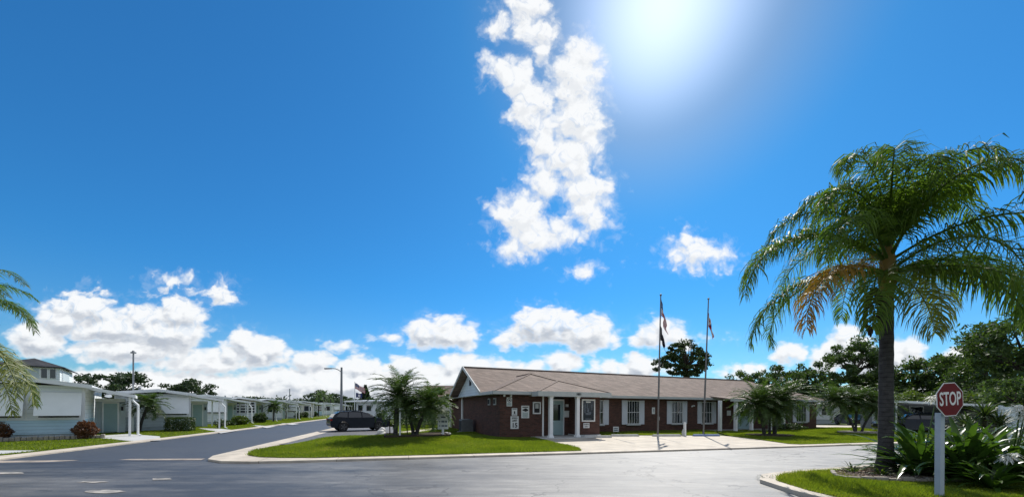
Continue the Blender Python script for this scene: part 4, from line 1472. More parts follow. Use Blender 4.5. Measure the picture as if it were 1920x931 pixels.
def frond_mesh(L, elev, droop, az, nleaf, leaf_l, leaf_w, seed, hang=1.0, stalk=.14, plume=.35, segs=3, twist=0.0, ex=1.35):
    """one feather frond from the origin: arched rachis with two rows of drooping leaflets"""
    r = np.random.default_rng(seed)
    N = 28
    s = np.linspace(0, 1, N)
    ang = elev - droop * s ** ex
    dx, dz = np.cos(ang), np.sin(ang)
    px_ = np.concatenate([[0], np.cumsum((dx[1:] + dx[:-1]) / 2)]) * L / (N - 1)
    pz_ = np.concatenate([[0], np.cumsum((dz[1:] + dz[:-1]) / 2)]) * L / (N - 1)
    sway = twist * s ** 2 * L
    P = np.column_stack([px_, sway, pz_])
    T = np.gradient(P, axis=0)
    T /= np.linalg.norm(T, axis=1)[:, None]
    side = np.array([0, 1.0, 0])
    Nn = np.cross(T, side)                  # roughly downwards / upwards
    Nn *= np.sign(Nn[:, 2:3] + 1e-9)
    V, Fq = [], []
    # rachis: three sided tapering strip
    rad = np.interp(s, [0, .1, 1], [.045, .028, .004]) * (L / 3.0)
    base = len(V)
    ring = []
    for k in range(4):
        a = k * np.pi / 2 + .78
        ring.append(P + (np.cos(a) * side + 0 * P) * rad[:, None] + np.sin(a) * Nn * rad[:, None])
    ring = np.stack(ring, 1)
    V.append(ring.reshape(-1, 3))
    idx = np.arange(N * 4).reshape(N, 4)
    for k in range(4):
        k2 = (k + 1) % 4
        Fq.append(np.column_stack([idx[:-1, k], idx[:-1, k2], idx[1:, k2], idx[1:, k]]))
    nb = N * 4
    # leaflets
    sl = np.repeat(np.linspace(stalk, 1.0, nleaf), 2) + r.normal(0, .004, nleaf * 2)
    sl = np.clip(sl, 0, 1)
    sg = np.tile([-1.0, 1.0], nleaf)
    n = len(sl)
    q = np.column_stack([np.interp(sl, s, P[:, i]) for i in range(3)])
    tq = np.column_stack([np.interp(sl, s, T[:, i]) for i in range(3)])
    nq = np.column_stack([np.interp(sl, s, Nn[:, i]) for i in range(3)])
    env = np.interp(sl, [stalk, .3, .6, .9, 1.0], [.55, .95, 1.0, .62, .35])
    ll = leaf_l * env * r.uniform(.85, 1.12, n)
    fwd = np.interp(sl, [stalk, .7, 1], [.35, .6, 1.3]) + r.normal(0, .1, n)
    d = sg[:, None] * side + fwd[:, None] * tq + (r.normal(.12, plume, n))[:, None] * nq
    d /= np.linalg.norm(d, axis=1)[:, None]
    g = np.array([0, 0, -1.0])
    wid = leaf_w * r.uniform(.8, 1.2, n)
    pts = [q]
    cur = q.copy()
    dd = d.copy()
    for k in range(segs):
        cur = cur + dd * (ll / segs)[:, None]
        pts.append(cur.copy())
        dd = dd + g * (hang * (.55 + .5 * k)) * r.uniform(.6, 1.3, n)[:, None]
        dd /= np.linalg.norm(dd, axis=1)[:, None]
    wv = np.cross(d, nq) * .6 + tq * .6 + r.normal(0, .25, (n, 3))
    wv /= np.linalg.norm(wv, axis=1)[:, None]
    prof = [.5, 1.0, .8, .12] if segs == 3 else [.7, 1.0, .12]
    rows = []
    for k, p_ in enumerate(pts):
        w_ = (wid * prof[k])[:, None]
        rows += [p_ - wv * w_, p_ + wv * w_]
    lv = np.stack(rows, 1)                   # n, 2*(segs+1), 3
    V.append(lv.reshape(-1, 3))
    m = 2 * (segs + 1)
    b0 = nb + np.arange(n) * m
    for k in range(segs):
        Fq.append(np.column_stack([b0 + 2 * k, b0 + 2 * k + 1, b0 + 2 * k + 3, b0 + 2 * k + 2]))
    V = np.concatenate(V)
    Fq = np.concatenate(Fq)
    ca, sa = math.cos(az), math.sin(az)
    V = np.column_stack([V[:, 0] * ca - V[:, 1] * sa, V[:, 0] * sa + V[:, 1] * ca, V[:, 2]])
    return V, Fq


def palm_trunk(h, r0, r1, flare=1.25, seg=14, lean=(0, 0), rings=.07):
    n = 26
    pts, rad = [], []
    for i in range(n + 1):
        k = i / n
        pts.append((lean[0] * k ** 1.5, lean[1] * k ** 1.5, h * k))
        base = r0 + (r1 - r0) * k
        rad.append(base * (1 + (flare - 1) * max(0, 1 - k * 7) ** 1.5) * (1 + .5 * rings * (1 if i % 2 else -1)))
    return MB().tube(pts, rad, seg)


# the big queen palm on the near corner
PX_, PY_ = wx(1661, 9.5), 9.5
qp = thing('queen_palm', 'tall queen palm with drooping feathery crown on the near corner lawn', 'palm tree', (PX_, PY_, .08))
CH = 5.0
palm_trunk(CH + .3, .155, .13, 1.5, 16, (.03, .02), .05).build('trunk', M['trunk'], qp, smooth=True)
MB().tube([(.03, 0, CH - .3), (.03, 0, CH), (.03, 0, CH + .55), (.03, 0, CH + .95)], [.14, .20, .15, .06], 12).build('crown_shaft', M['queendry'], qp, smooth=True)
fr = []
# (azimuth degrees from +x anticlockwise, elevation, droop, length)
for k in range(8):
    fr.append((k * 45 + 12, 83 + 4 * math.sin(k * 2.1), 2.9 + .2 * math.sin(k * 1.3), 3.55 + .3 * math.sin(k * 3.3), 2.0))
for k in range(9):
    fr.append((k * 40 + 3, 62 + 8 * math.sin(k * 1.7), 2.6 + .2 * math.sin(k * 2.9), 3.95 + .25 * math.sin(k * 2.2), 1.7))
for k in range(8):
    fr.append((k * 45 + 24, 30 + 9 * math.sin(k * 2.3), 2.1 + .15 * math.sin(k), 4.2, 1.5))
fr += [(184, 34, 2.1, 4.9, 1.5), (160, 14, 1.8, 4.2, 1.4), (193, 14, 1.75, 4.0, 1.3), (222, -2, 1.45, 3.2, 1.3), (250, -24, 1.0, 2.7, 1.3), (312, 4, 1.7, 3.9, 1.3), (338, 6, 1.7, 3.7, 1.35), (352, 24, 1.95, 4.2, 1.4)]
for i, (az, el, dr, L, ex_) in enumerate(fr):
    dry = i == len(fr) - 6
    if i < len(fr) - 8:                      # uneven clumps with gaps between
        az, el, L = az + 13 * math.sin(i * 12.9), el + 6 * math.sin(i * 7.3), L * (.93 + .07 * math.sin(i * 5.1))
    else:
        L *= .94
    pale = i == len(fr) - 4 or i == 17
    v, f = frond_mesh(L, R(el), dr, R(az), 126, .84, .0145, 100 + i, hang=1.7, plume=.42, twist=random.uniform(-.08, .08), ex=ex_)
    v = v + np.array([.03, 0, CH + (.75 if el > 60 else .45 if el > 25 else .15)])
    fo = np_mesh('frond', v, f, M['queendry' if dry else 'queenpale' if pale else 'queen'], qp)
    if dry:
        fo['label'] = 'yellowed dying frond'
# hanging seed cluster
sc_ = MB()
rr_ = random.Random(4)
for k in range(150):
    a, z = rr_.uniform(0, 6.28), rr_.uniform(0, .95)
    r_ = .03 + .11 * math.sin(min(1, z * 1.1) * 3.0)
    x, y, zz = -.62 + r_ * 1.35 * math.cos(a), -.3 + r_ * 1.35 * math.sin(a), CH - .3 - z * 1.15
    sc_.tube([(x, y, zz), (x + .02 * math.cos(a), y + .02 * math.sin(a), zz - .14)], [.030, .020], 5)
sc_.tube([(0, 0, CH + .1), (-.35, -.2, CH + .12), (-.58, -.29, CH - .1), (-.62, -.3, CH - .4)], [.03, .025, .02, .015], 6)
sc_.build('seed_cluster', M['seed'], qp)

# palm whose fronds reach in from the left edge
lp = thing('queen_palm', 'smaller palm at the left edge with one yellowing frond over the kerb', 'palm tree', (wx(-128, 11.2), 11.2, .05))
palm_trunk(4.7, .16, .13, 1.2, 12, (.02, 0), .05).build('trunk', M['trunk'], lp, smooth=True)
k_ = 0
for (az, el, dr, L) in [(4, 58, 1.9, 3.3), (-12, 40, 1.7, 3.3), (12, 22, 1.6, 3.0), (0, 48, 1.7, 2.5), (18, 30, 1.6, 2.5), (-22, 32, 1.7, 2.6), (-8, 8, 1.5, 2.55), (-38, 10, 1.75, 2.5), (40, 60, 1.9, 2.4), (80, 40, 1.8, 2.5), (130, 50, 1.8, 2.5), (170, 30, 1.7, 2.5), (210, 50, 1.8, 2.5), (250, 25, 1.7, 2.5), (290, 45, 1.8, 2.5), (-60, 20, 1.7, 2.4), (330, 62, 2.0, 2.5), (100, 70, 2.2, 2.4), (220, 72, 2.2, 2.4)]:
    v, f = frond_mesh(L, R(el), dr, R(az), 84, .55, .013, 300 + k_, hang=.7, plume=.16, twist=random.uniform(-.05, .05))
    np_mesh('frond', v + np.array([.02, 0, 4.75]), f, M['queen'], lp)
    k_ += 1
for (az, el, dr, L, mk) in [(0, -6, 1.4, 3.7, 'queenpale'), (-18, -20, 1.15, 3.5, 'queenpale'), (16, -14, 1.3, 3.6, 'queenpale'), (-8, -30, .95, 3.5, 'queenpale'), (6, -26, 1.05, 3.6, 'queenpale'), (-26, -28, 1.0, 3.6, 'queendry'), (-36, -10, 1.35, 3.4, 'queen'), (30, -22, 1.1, 3.4, 'queen')]:
    v, f = frond_mesh(L, R(el), dr, R(az), 84, .62, .017, 340 + k_, hang=1.0, plume=.3)
    fo = np_mesh('frond', v + np.array([.02, 0, 4.1]), f, M[mk], lp)
    fo['label'] = 'yellow green drooping frond'
    k_ += 1


def pygmy_crown(nf, L, seed, leaf_l=.33, leaf_w=.013, up=.6):
    r = random.Random(seed)
    Vs, Fs, b = [], [], 0
    for k in range(nf):
        tier = k / nf
        el = R(84 - 108 * tier ** 1.1 + r.uniform(-8, 8))
        dr = .75 + .75 * r.random() + (.2 if tier < .3 else 0)
        v, f = frond_mesh(L * r.uniform(.85, 1.08), el, dr, k * 2.39996 + r.uniform(-.2, .2), 42, leaf_l, leaf_w, seed * 100 + k, hang=.25, plume=.13, segs=2, twist=r.uniform(-.1, .1))
        Vs.append(v)
        Fs.append(f + b)
        b += len(v)
    return np.concatenate(Vs), np.concatenate(Fs)


CROWNS = {}


def pygmy_palm(label, loc, h, L, seed, lean=(0, 0), nf=44, group=None, tr=.085, rz=0.0, name='date_palm', mk='pygmy'):
    o_ = thing(name, label, 'palm tree', loc, 0, group)
    palm_trunk(h, tr, tr * .8, 1.3, 9, lean, .14).build('trunk', M['trunk'], o_)
    v, f = pygmy_crown(nf, L, seed)
    c = np_mesh('crown', v, f, M[mk], o_)
    c.location = (lean[0], lean[1], h)
    c.rotation_euler = (0, 0, rz)
    return o_


GP1 = 'date palms in the planter by the car park'
pygmy_palm('taller date palm at the car end of the planter', gz(742, 816), 1.95, 1.75, 1, (.1, .1), 62, GP1, .10)
pygmy_palm('leaning date palm at the sign end of the planter', gz(781, 815.5), 1.4, 1.6, 2, (.6, -.15), 60, GP1, .10)
pygmy_palm('shorter date palm between the two outer ones in the planter', gz(775, 815.5), 1.3, 1.4, 3, (-.4, .25), 40, GP1, .09)
# planter: low timber edge filled with soil
plo = thing('planter_bed', 'low dark timber edged planter bed round the date palms', 'planter', (0, 0, 0))
a, b = Vector(gz(722, 820.5)[:2]), Vector(gz(843, 818)[:2])
dv = (b - a).normalized()
nv_ = Vector((-dv.y, dv.x))
pp = [a, b, b + nv_ * 1.9, a + nv_ * 1.9]
MB().prism([tuple(p) for p in [a + dv * .1 + nv_ * .1, b - dv * .1 + nv_ * .1, b - dv * .1 + nv_ * 1.8, a + dv * .1 + nv_ * 1.8]], .03, .40).build('soil', M['soil'], plo)
ed = MB()
for i in range(4):
    p, q = pp[i], pp[(i + 1) % 4]
    beam(ed, (p.x, p.y, .31), (q.x, q.y, .31), .10, .22 + .004 * i)
ed.build('edge_timber', M['timber'], plo)
# stakes, the white post and white sign by the planter
o = thing('white_post', 'slim white post standing in front of the date palm trunks', 'post', gz(750, 818))
MB().bb(-.035, .035, -.035, .035, 0, 1.12).lathe([(.045, 1.12), (.05, 1.14), (.01, 1.2)], (0, 0, 0), 8).build('shaft', M['white'], o, bevel=.01)
for i, (px, py, h_) in enumerate([(731, 813.5, 1.0), (738, 813, 1.4), (764, 812.5, 1.2), (812, 806, 1.5)]):
    o = MB().tube([(0, 0, 0), (random.uniform(-.12, .12), 0, h_)], [.03, .025], 6).build('garden_stake', M['timber'])
    o.location = gz(px, py + 2) if i < 3 else (*gp(px, py), .05)
    tag(o, ['dark stake nearest the car among the date palms', 'dark leaning stake beside the palm trunks', 'dark stake right of the slim white post', 'dark stake on the back lawn by the white sign board'][i], 'stake', 'stakes by the date palms')
o = thing('sign_board', 'white sign board with dark lines on a white post above pale rocks', 'sign', gz(830.5, 816), .05)
o.scale = (.78, .78, .78)
MB().bb(-.07, .07, -.05, .05, 0, .45).build('post', M['white'], o, bevel=.01)
MB().bb(-.34, .34, -.045, .045, .42, 1.42).build('panel', M['signw'], o, bevel=.02)
mb = MB()
for (x, z, w, h) in [(.02, 1.2, .3, .09), (-.2, .92, .07, .1), (.0, .92, .2, .12), (.2, .92, .12, .12), (-.2, .64, .07, .08), (.0, .64, .18, .1), (.2, .64, .16, .1)]:
    mb.bb(x - w / 2, x + w / 2, -.052, -.046, z - h / 2, z + h / 2)
mb.build('lettering', M['pix'], o)


def rock(label, loc, s, seed, mk='rock', group=None):
    bm = bmesh.new()
    bmesh.ops.create_icosphere(bm, subdivisions=2, radius=1)
    r = random.Random(seed)
    for v in bm.verts:
        k = 1 + .22 * math.sin(v.co.x * 3 + seed) * math.cos(v.co.y * 4 + seed) + r.uniform(-.06, .06)
        v.co = Vector((v.co.x * s[0] * k, v.co.y * s[1] * k, v.co.z * s[2] * k))
    me = D.meshes.new('rock')
    bm.to_mesh(me)
    bm.free()
    me.materials.append(M[mk])
    me.polygons.foreach_set('use_smooth', [True] * len(me.polygons))
    o_ = D.objects.new('rock', me)
    COL.objects.link(o_)
    o_.location = loc
    return tag(o_, label, 'rock', group)


for i, (px, py, s) in enumerate([(824, 813, .14), (837, 813.5, .17), (842, 814, .12), (829, 814, .1)]):
    rock('pale rock at the foot of the white sign board', (lambda p: (p[0], p[1], p[2] + .1))(gz(px, py + 1.5)), (s * .8, s * .65, s * .45), i, 'rock', 'pale rocks at the sign foot')
for i, (px, py, s) in enumerate([(716, 807, .22), (714, 811, .24), (718, 815, .2)]):
    rock(['white boulder nearest the car bumper', 'largest white boulder at the planter corner', 'white boulder on the lawn edge at the planter'][i], (*gp(px, py + 3.5), .12 + .04 * (2 - i)), (s, s * .9, s * .8), 20 + i, 'rock', 'white boulders at the planter end')

GP2 = 'date palms on the lawn in front of the porch'
pygmy_palm('date palm with pale tip at the porch door, nearer the flagpoles', (*gp(1433, 818), .07), 1.9, 1.95, 5, (-.4, 0), 84, GP2, .10)
pygmy_palm('tallest full date palm before the right end of the clubhouse', (*gp(1452, 817.5), .07), 2.2, 2.15, 6, (.55, .1), 90, GP2, .11)
pygmy_palm('low date palm between the other two at the porch', (*gp(1443, 818), .07), 1.6, 1.6, 7, (.05, .1), 56, GP2, .08)
GP3 = 'date palms sharing a bed on the right lawn'
bx = gp(1608, 813)
pygmy_palm('left leaning date palm with a yellow lower frond, in the right lawn bed', (bx[0] - .2, bx[1], .09), 2.25, 1.9, 9, (-1.35, .1), 74, GP3, .08)
pygmy_palm('upright middle date palm in the right lawn bed', (bx[0] + .05, bx[1] + .2, .09), 2.1, 1.9, 10, (.25, .2), 74, GP3, .08)
pygmy_palm('right leaning date palm beside the big palm trunk, in the right lawn bed', (bx[0] + .25, bx[1] - .05, .09), 2.0, 1.9, 11, (1.35, .2), 74, GP3, .08)
o = MB()
ring = [(math.cos(a) * (1.35 if k % 2 else 1.3), math.sin(a) * .8) for k, a in enumerate(np.linspace(0, 2 * math.pi, 23)[:-1])]
o.prism(ring, 0, .16)
ob = o.build('palm_bed', M['stone'])
ob.location = (bx[0], bx[1], .05)
tag(ob, 'round stone edged bed under the three right lawn palms', 'flower bed')
ob = MB().prism([(x * 1.1, y * 1.2) for x, y in ring], 0, .12).build('palm_bed', M['soil'])
ob.location = (*gp(1443, 818), .04)
tag(ob, 'dark soil bed under the porch palms', 'flower bed')
pygmy_palm('small palm in front of the second home, beside its blue grey wall', (wx(262, 24.5), 24.5, .03), 1.75, 1.25, 14, (.55, 0), 44, None, .085)
pygmy_palm('little dark palm on the lawn between two far carports', (wx(513, 44), 44, .03), 1.7, 1.15, 15, (.1, 0), 34, None, .09)
for i, (px, Y, h_) in enumerate([(537, 56, 1.5), (597, 70, 3.6), (606, 84, 4.6), (619, 95, 4.2)]):
    pygmy_palm(['small bushy palm by the white home far down the street', 'slim palm far down the street, nearest of the tall ones', 'tallest palm far down the street', 'far palm beside the street lamp'][i], (wx(px, Y), Y, .03), h_, 1.7, 30 + i, (.1, 0), 26, 'far palms along the street', .11)

# ------------------------------------------------------------------ leafy trees and shrubs


def leaf_quads(cent, size, r, flat=.0):
    n = len(cent)
    a = r.normal(0, 1, (n, 3))
    a[:, 2] *= (1 - flat)
    a /= np.linalg.norm(a, axis=1)[:, None]
    b = r.normal(0, 1, (n, 3))
    b -= a * np.sum(a * b, 1)[:, None]
    b /= np.linalg.norm(b, axis=1)[:, None]
    s = size * r.uniform(.6, 1.35, n)[:, None]
    v = np.stack([cent - a * s, cent + b * s * .45, cent + a * s, cent - b * s * .45], 1).reshape(-1, 3)
    f = np.arange(4 * n).reshape(-1, 4)
    return v, f


def tree_mesh(h, crown_c, crown_r, nclump, nleaf, size, seed, trunk_r=.25, clump=.22, shell=.55, limbs=9, bottom=None, lean=0.0):
    """returns (trunk MB, crown verts, faces): tapered trunk with limbs to leaf clumps"""
    r = np.random.default_rng(seed)
    d = r.normal(0, 1, (nclump, 3))
    d /= np.linalg.norm(d, axis=1)[:, None]
    rad = shell + (1 - shell) * r.uniform(0, 1, nclump) ** .6
    lump = 1 + .22 * np.sin(d[:, 0] * 4 + seed) * np.cos(d[:, 1] * 3.3 + seed * .7) + .14 * np.sin(d[:, 2] * 5 + seed)
    cr = np.array(crown_r)
    cc_ = np.array(crown_c)
    cl = cc_ + d * cr * (rad * lump)[:, None]
    if bottom is not None:
        cl[:, 2] = np.maximum(cl[:, 2], bottom + r.uniform(0, .6, nclump))
    tb = MB()
    top = np.array([lean, 0, cc_[2] + cr[2] * .45])
    tb.tube([(0, 0, -.1), (lean * .1, 0, h * .12), (lean * .4, .05, cc_[2] - cr[2] * .7), tuple(top)], [trunk_r * 1.35, trunk_r, trunk_r * .75, trunk_r * .15], 9)
    pick = r.choice(nclump, min(limbs, nclump), replace=False)
    for i in pick:
        p = cl[i]
        k = r.uniform(.25, .75)
        st_ = np.array([lean * .5, 0, (cc_[2] - cr[2] * .75) * (1 - k) + top[2] * k * .9 + 0])
        st_[2] = min(st_[2], p[2] - .1 * cr[2]) if p[2] > cc_[2] - cr[2] * .4 else min(st_[2], p[2])
        mid = (st_ + p) / 2 + r.normal(0, .08, 3) * cr
        tb.tube([tuple(st_), tuple(mid), tuple(p)], [trunk_r * .42, trunk_r * .27, trunk_r * .08], 6)
    per = np.maximum(8, (nleaf * r.uniform(.5, 1.5, nclump) / nclump).astype(int))
    cents = []
    for i in range(nclump):
        e = r.normal(0, 1, (per[i], 3))
        e /= np.linalg.norm(e, axis=1)[:, None]
        e *= (r.uniform(0, 1, per[i]) ** .45)[:, None]
        cents.append(cl[i] + e * cr * clump * r.uniform(.6, 1.35) * np.array([1.1, 1.1, .75]))
    v, f = leaf_quads(np.concatenate(cents), size, r)
    return tb, v, f


def tree(name, label, loc, mk, group=None, cat='tree', **kw):
    o_ = thing(name, label, cat, loc, 0, group)
    tb, v, f = tree_mesh(**kw)
    tb.build('trunk', M['bark'], o_, smooth=True)
    np_mesh('crown', v, f, M[mk], o_)
    return o_


# umbrella pine behind the clubhouse roof
Yp = 55
pz = hz(1286, 638, Yp)
tree('pine_tree', 'dark umbrella shaped pine rising alone behind the clubhouse roof', (wx(1286, Yp), Yp, 0), 'pine', h=pz, crown_c=(0, 0, pz - 3.0), crown_r=(3.4, 3.3, 3.1), nclump=110, nleaf=10500, size=.17, seed=21, trunk_r=.30, clump=.135, shell=.70, limbs=60, bottom=pz - 5.4)
# round-headed tree and the row of trees on the right
Yr = 58
rz_ = hz(1602, 640, Yr)
tree('oak_tree', 'round headed dark tree just left of the big palm trunk', (wx(1602, Yr), Yr, 0), 'oak', h=rz_, crown_c=(0, 0, rz_ - 3.7), crown_r=(4.3, 4, 3.7), nclump=90, nleaf=9500, size=.22, seed=22, trunk_r=.4, clump=.20, shell=.6, limbs=20)
GR = 'trees beyond the right end of the clubhouse'
rowt = [(1378, 700, 70, 2.6, 'low dark tree peeping over the far end of the roof ridge'), (1418, 696, 62, 2.4, 'small dark tree over the hip of the brown roof'), (1462, 686, 60, 3.3, 'loose leafed tree above the porch palms'), (1503, 684, 62, 2.8, 'second loose leafed tree above the porch palms, further right'),
        (1530, 678, 66, 2.2, 'thin gappy tree against the white cloud'), (1556, 700, 56, 2.4, 'low tree left of the round headed tree'), (1655, 690, 60, 3.0, 'dark tree directly behind the big palm trunk'), (1705, 676, 55, 3.4, 'dark tree right of the big palm trunk'),
        (1752, 676, 52, 3.2, 'dark tree above the stop sign'), (1795, 672, 50, 3.6, 'dark tree between the stop sign and the big oak')]
for i, (px, py, Y, rad, lab) in enumerate(rowt):
    z = hz(px, py, Y)
    tree('oak_tree', lab, (wx(px, Y), Y, 0), 'oak', GR, h=z, crown_c=(0, 0, z * .58), crown_r=(rad * 1.15, rad, z * .42), nclump=52 if i != 4 else 30, nleaf=5200 if i != 4 else 2400, size=.22, seed=40 + i, trunk_r=.25, clump=.24 if i != 4 else .18, shell=.5, limbs=12)
bo = [(1880, 596, 34, 6.2, 'largest dark oak at the right edge')]
z = hz(1905, 590, 36)
tree('oak_tree', 'huge dark oak filling the right edge', (wx(1925, 36), 36, 0), 'oak', GR, h=z, crown_c=(0, 0, z * .60), crown_r=(5.6, 5, z * .42), nclump=120, nleaf=15000, size=.20, seed=61, trunk_r=.5, clump=.20, shell=.5, limbs=20)
z = hz(1850, 640, 44)
tree('oak_tree', 'dark oak stepping down left of the huge oak', (wx(1850, 44), 44, 0), 'oak', GR, h=z, crown_c=(0, 0, z * .56), crown_r=(4.2, 4, z * .43), nclump=80, nleaf=8500, size=.2, seed=62, trunk_r=.4, clump=.22, shell=.5, limbs=14)
for i, (px, py, Y, rad, mk, lab) in enumerate([(1700, 735, 36, 2.3, 'olive', 'olive green bushy tree above the carport roof'), (1835, 722, 30, 2.4, 'olive', 'yellow green bushy tree right of the stop sign'), (1905, 712, 26, 2.2, 'oak', 'dark rounded tree above the white fence'), (1760, 740, 40, 2.2, 'oak', 'dark bushy tree behind the carport roof'), (1640, 735, 46, 2.4, 'olive', 'olive bushy tree beyond the white house')]):
    z = hz(px, py, Y)
    tree('broadleaf_tree', lab, (wx(px, Y), Y, 0), mk, 'bushy trees behind the carport and fence', h=z, crown_c=(0, 0, z * .6), crown_r=(rad, rad, z * .42), nclump=44, nleaf=4200, size=.15, seed=70 + i, trunk_r=.16, clump=.25, shell=.5, limbs=10)
# left side
GL = 'trees beyond the left hand homes'
for i, (px, py, Y, rad, nc, lab) in enumerate([(165, 706, 66, 2.2, 26, 'small gappy tree left of the tall grey pole'), (212, 700, 64, 4.6, 46, 'wide open crowned oak behind the first home'), (353, 709, 70, 4.0, 56, 'dense dark oak behind the second home'), (325, 722, 72, 2.2, 30, 'lower shoulder tree beside the dense oak')]):
    z = hz(px, py, Y)
    tree('oak_tree', lab, (wx(px, Y), Y, 0), 'oakfar', GL, h=z, crown_c=(0, 0, z * .60), crown_r=(rad, rad * .9, z * .42), nclump=nc, nleaf=nc * 110, size=.26, seed=80 + i, trunk_r=.28, clump=.24, shell=.45, limbs=16)
GF = 'trees where the street ends'
for i, (px, py, Y, rad, lab) in enumerate([(600, 737, 120, 6.5, 'broad dark tree at the far end of the street'), (632, 742, 125, 5, 'dark tree just left of the street lamp pole'), (655, 748, 110, 3.6, 'low dark tree right of the street lamp pole'), (690, 745, 100, 4, 'dark tree behind the white far house'), (478, 742, 160, 7, 'pale far tree above the distant roofs')]):
    z = hz(px, py, Y)
    tree('oak_tree', lab, (wx(px, Y), Y, 0), 'oakfar', GF, h=z, crown_c=(0, 0, z * .55), crown_r=(rad, rad, z * .45), nclump=46, nleaf=4200, size=.42, seed=90 + i, trunk_r=.3, clump=.26, shell=.4, limbs=10)
# narrow Norfolk pine
Y = 80
z = hz(685, 722, Y)
o = thing('norfolk_pine', 'narrow pointed pine behind the far flags', 'tree', (wx(685, Y), Y, 0))
MB().tube([(0, 0, 0), (0, 0, z)], [.2, .03], 7).build('trunk', M['bark'], o)
r_ = np.random.default_rng(5)
cents = []
for k in range(17):
    zz = z * (.35 + .65 * k / 17)
    rad = 1.7 * (1 - k / 18)
    for a in np.linspace(0, 6.28, 8)[:-1] + k:
        t_ = r_.uniform(.1, 1, 26)
        cents.append(np.column_stack([np.cos(a) * rad * t_, np.sin(a) * rad * t_, zz + .2 * t_ + r_.normal(0, .08, 26)]))
v, f = leaf_quads(np.concatenate(cents), .24, r_)
np_mesh('crown', v, f, M['oakfar'], o)
# far wood along the horizon
r_ = np.random.default_rng(77)
cents = []
for k in range(420):
    a = r_.uniform(-1.35, 1.35)
    Yf = r_.uniform(190, 300)
    X = Yf * a
    hh = r_.uniform(5, 9.0) * (1.25 if a > .1 else 1.0)
    n = 60
    e = r_.normal(0, 1, (n, 3))
    e /= np.linalg.norm(e, axis=1)[:, None]
    e *= (r_.uniform(0, 1, n) ** .4)[:, None]
    cents.append(np.array([X, Yf, hh * .5]) + e * np.array([5.5, 4, hh * .5]))
v, f = leaf_quads(np.concatenate(cents), 1.0, r_)
tag(np_mesh('far_woods', v, f, M['oakfar']), kind='stuff')


def shrub(name, label, loc, rad, n, size, mk, seed, square=False, group=None, cat='shrub', rz=0):
    r = np.random.default_rng(seed)
    if square:
        e = r.uniform(-1, 1, (n, 3))
        k = np.argmax(np.abs(e), 1)
        m_ = r.uniform(0, 1, n) < .75
        e[np.arange(n)[m_], k[m_]] = np.sign(e[np.arange(n)[m_], k[m_]]) * r.uniform(.86, 1.02, m_.sum())
    else:
        e = r.normal(0, 1, (n, 3))
        e /= np.linalg.norm(e, axis=1)[:, None]
        e *= (r.uniform(.1, 1, n) ** .35 * (1 + .12 * np.sin(e[:, 0] * 6 + seed) + .1 * np.cos(e[:, 2] * 7)))[:, None]
    p = e * np.array(rad)
    p[:, 2] = np.abs(p[:, 2] + rad[2] * .9)
    v, f = leaf_quads(p, size, r)
    o_ = thing(name, label, cat, loc, rz, group)
    np_mesh('foliage', v, f, M[mk], o_)
    st_ = MB()
    for k in range(5):
        a = k * 1.3
        st_.tube([(0, 0, 0), (math.cos(a) * rad[0] * .4, math.sin(a) * rad[1] * .4, rad[2] * 1.1)], [.03, .012], 5)
    st_.build('stems', M['bark'], o_)
    return o_


shrub('croton_shrub', 'large dome shaped red brown shrub beside the first home', (-22.05, 19.05, .05), (.52, .45, .46), 2600, .055, 'croton', 1, group='red shrubs')
shrub('croton_shrub', 'round red brown shrub cut by the left edge', (-24.1, 17.35, .05), (.36, .36, .46), 1500, .055, 'croton', 2, group='red shrubs')
shrub('box_hedge', 'dark box shaped hedge in front of the second home', (wx(338, 25.4), 25.4, .03), (.74, .42, .5), 4600, .05, 'hedge', 3, True, cat='hedge', rz=.35)
shrub('garden_shrub', 'loose yellow green shrub by the third carport', (wx(449, 35), 35, .03), (.8, .6, .45), 1500, .09, 'olive', 4)
shrub('garden_shrub', 'low spiky grey green plant left of the yellow green shrub', (wx(428, 33.5), 33.5, .03), (.7, .5, .25), 700, .09, 'hedge', 5)
shrub('garden_shrub', 'dark rounded bush by the jalousie porch', (wx(488, 40), 40, .03), (.75, .6, .55), 1500, .09, 'hedge', 6)
shrub('garden_shrub', 'dark low planting at the clubhouse porch columns', (*bw(bt(1458, 1.2), .2), .05), (1.3, .5, .3), 1800, .06, 'hedge', 7)
shrub('garden_shrub', 'sparse twiggy shrub under the second carport post', (wx(414, 30), 30, .03), (.5, .4, .4), 300, .07, 'hedge', 12)
for i, (px, Y, w_) in enumerate([(560, 55, .6), (572, 62, .7), (590, 70, .6), (612, 85, .8)]):
    shrub('garden_shrub', ['dark clump at the white far home', 'second dark clump down the street', 'third dark clump down the street', 'furthest dark clump before the car'][i], (wx(px, Y), Y, .03), (w_, .5, .5), 500, .12, 'hedge', 50 + i)
# little shrub tree left of clubhouse, light leaved
z = hz(820, 722, 33)
tree('broadleaf_tree', 'yellow green airy tree at the left corner of the clubhouse', (wx(812, 33.5), 33.5, 0), 'olive', h=z, crown_c=(0, 0, z * .58), crown_r=(1.45, 1.4, z * .42), nclump=34, nleaf=2800, size=.12, seed=99, trunk_r=.08, clump=.26, shell=.4, limbs=10)
shrub('box_hedge', 'dark hedge behind the planter on the back lawn', (wx(775, 36), 36, .05), (3.4, .6, .75), 4200, .09, 'hedge', 15, True, cat='hedge')

# ------------------------------------------------------------------ lilies and small plants on the near corner


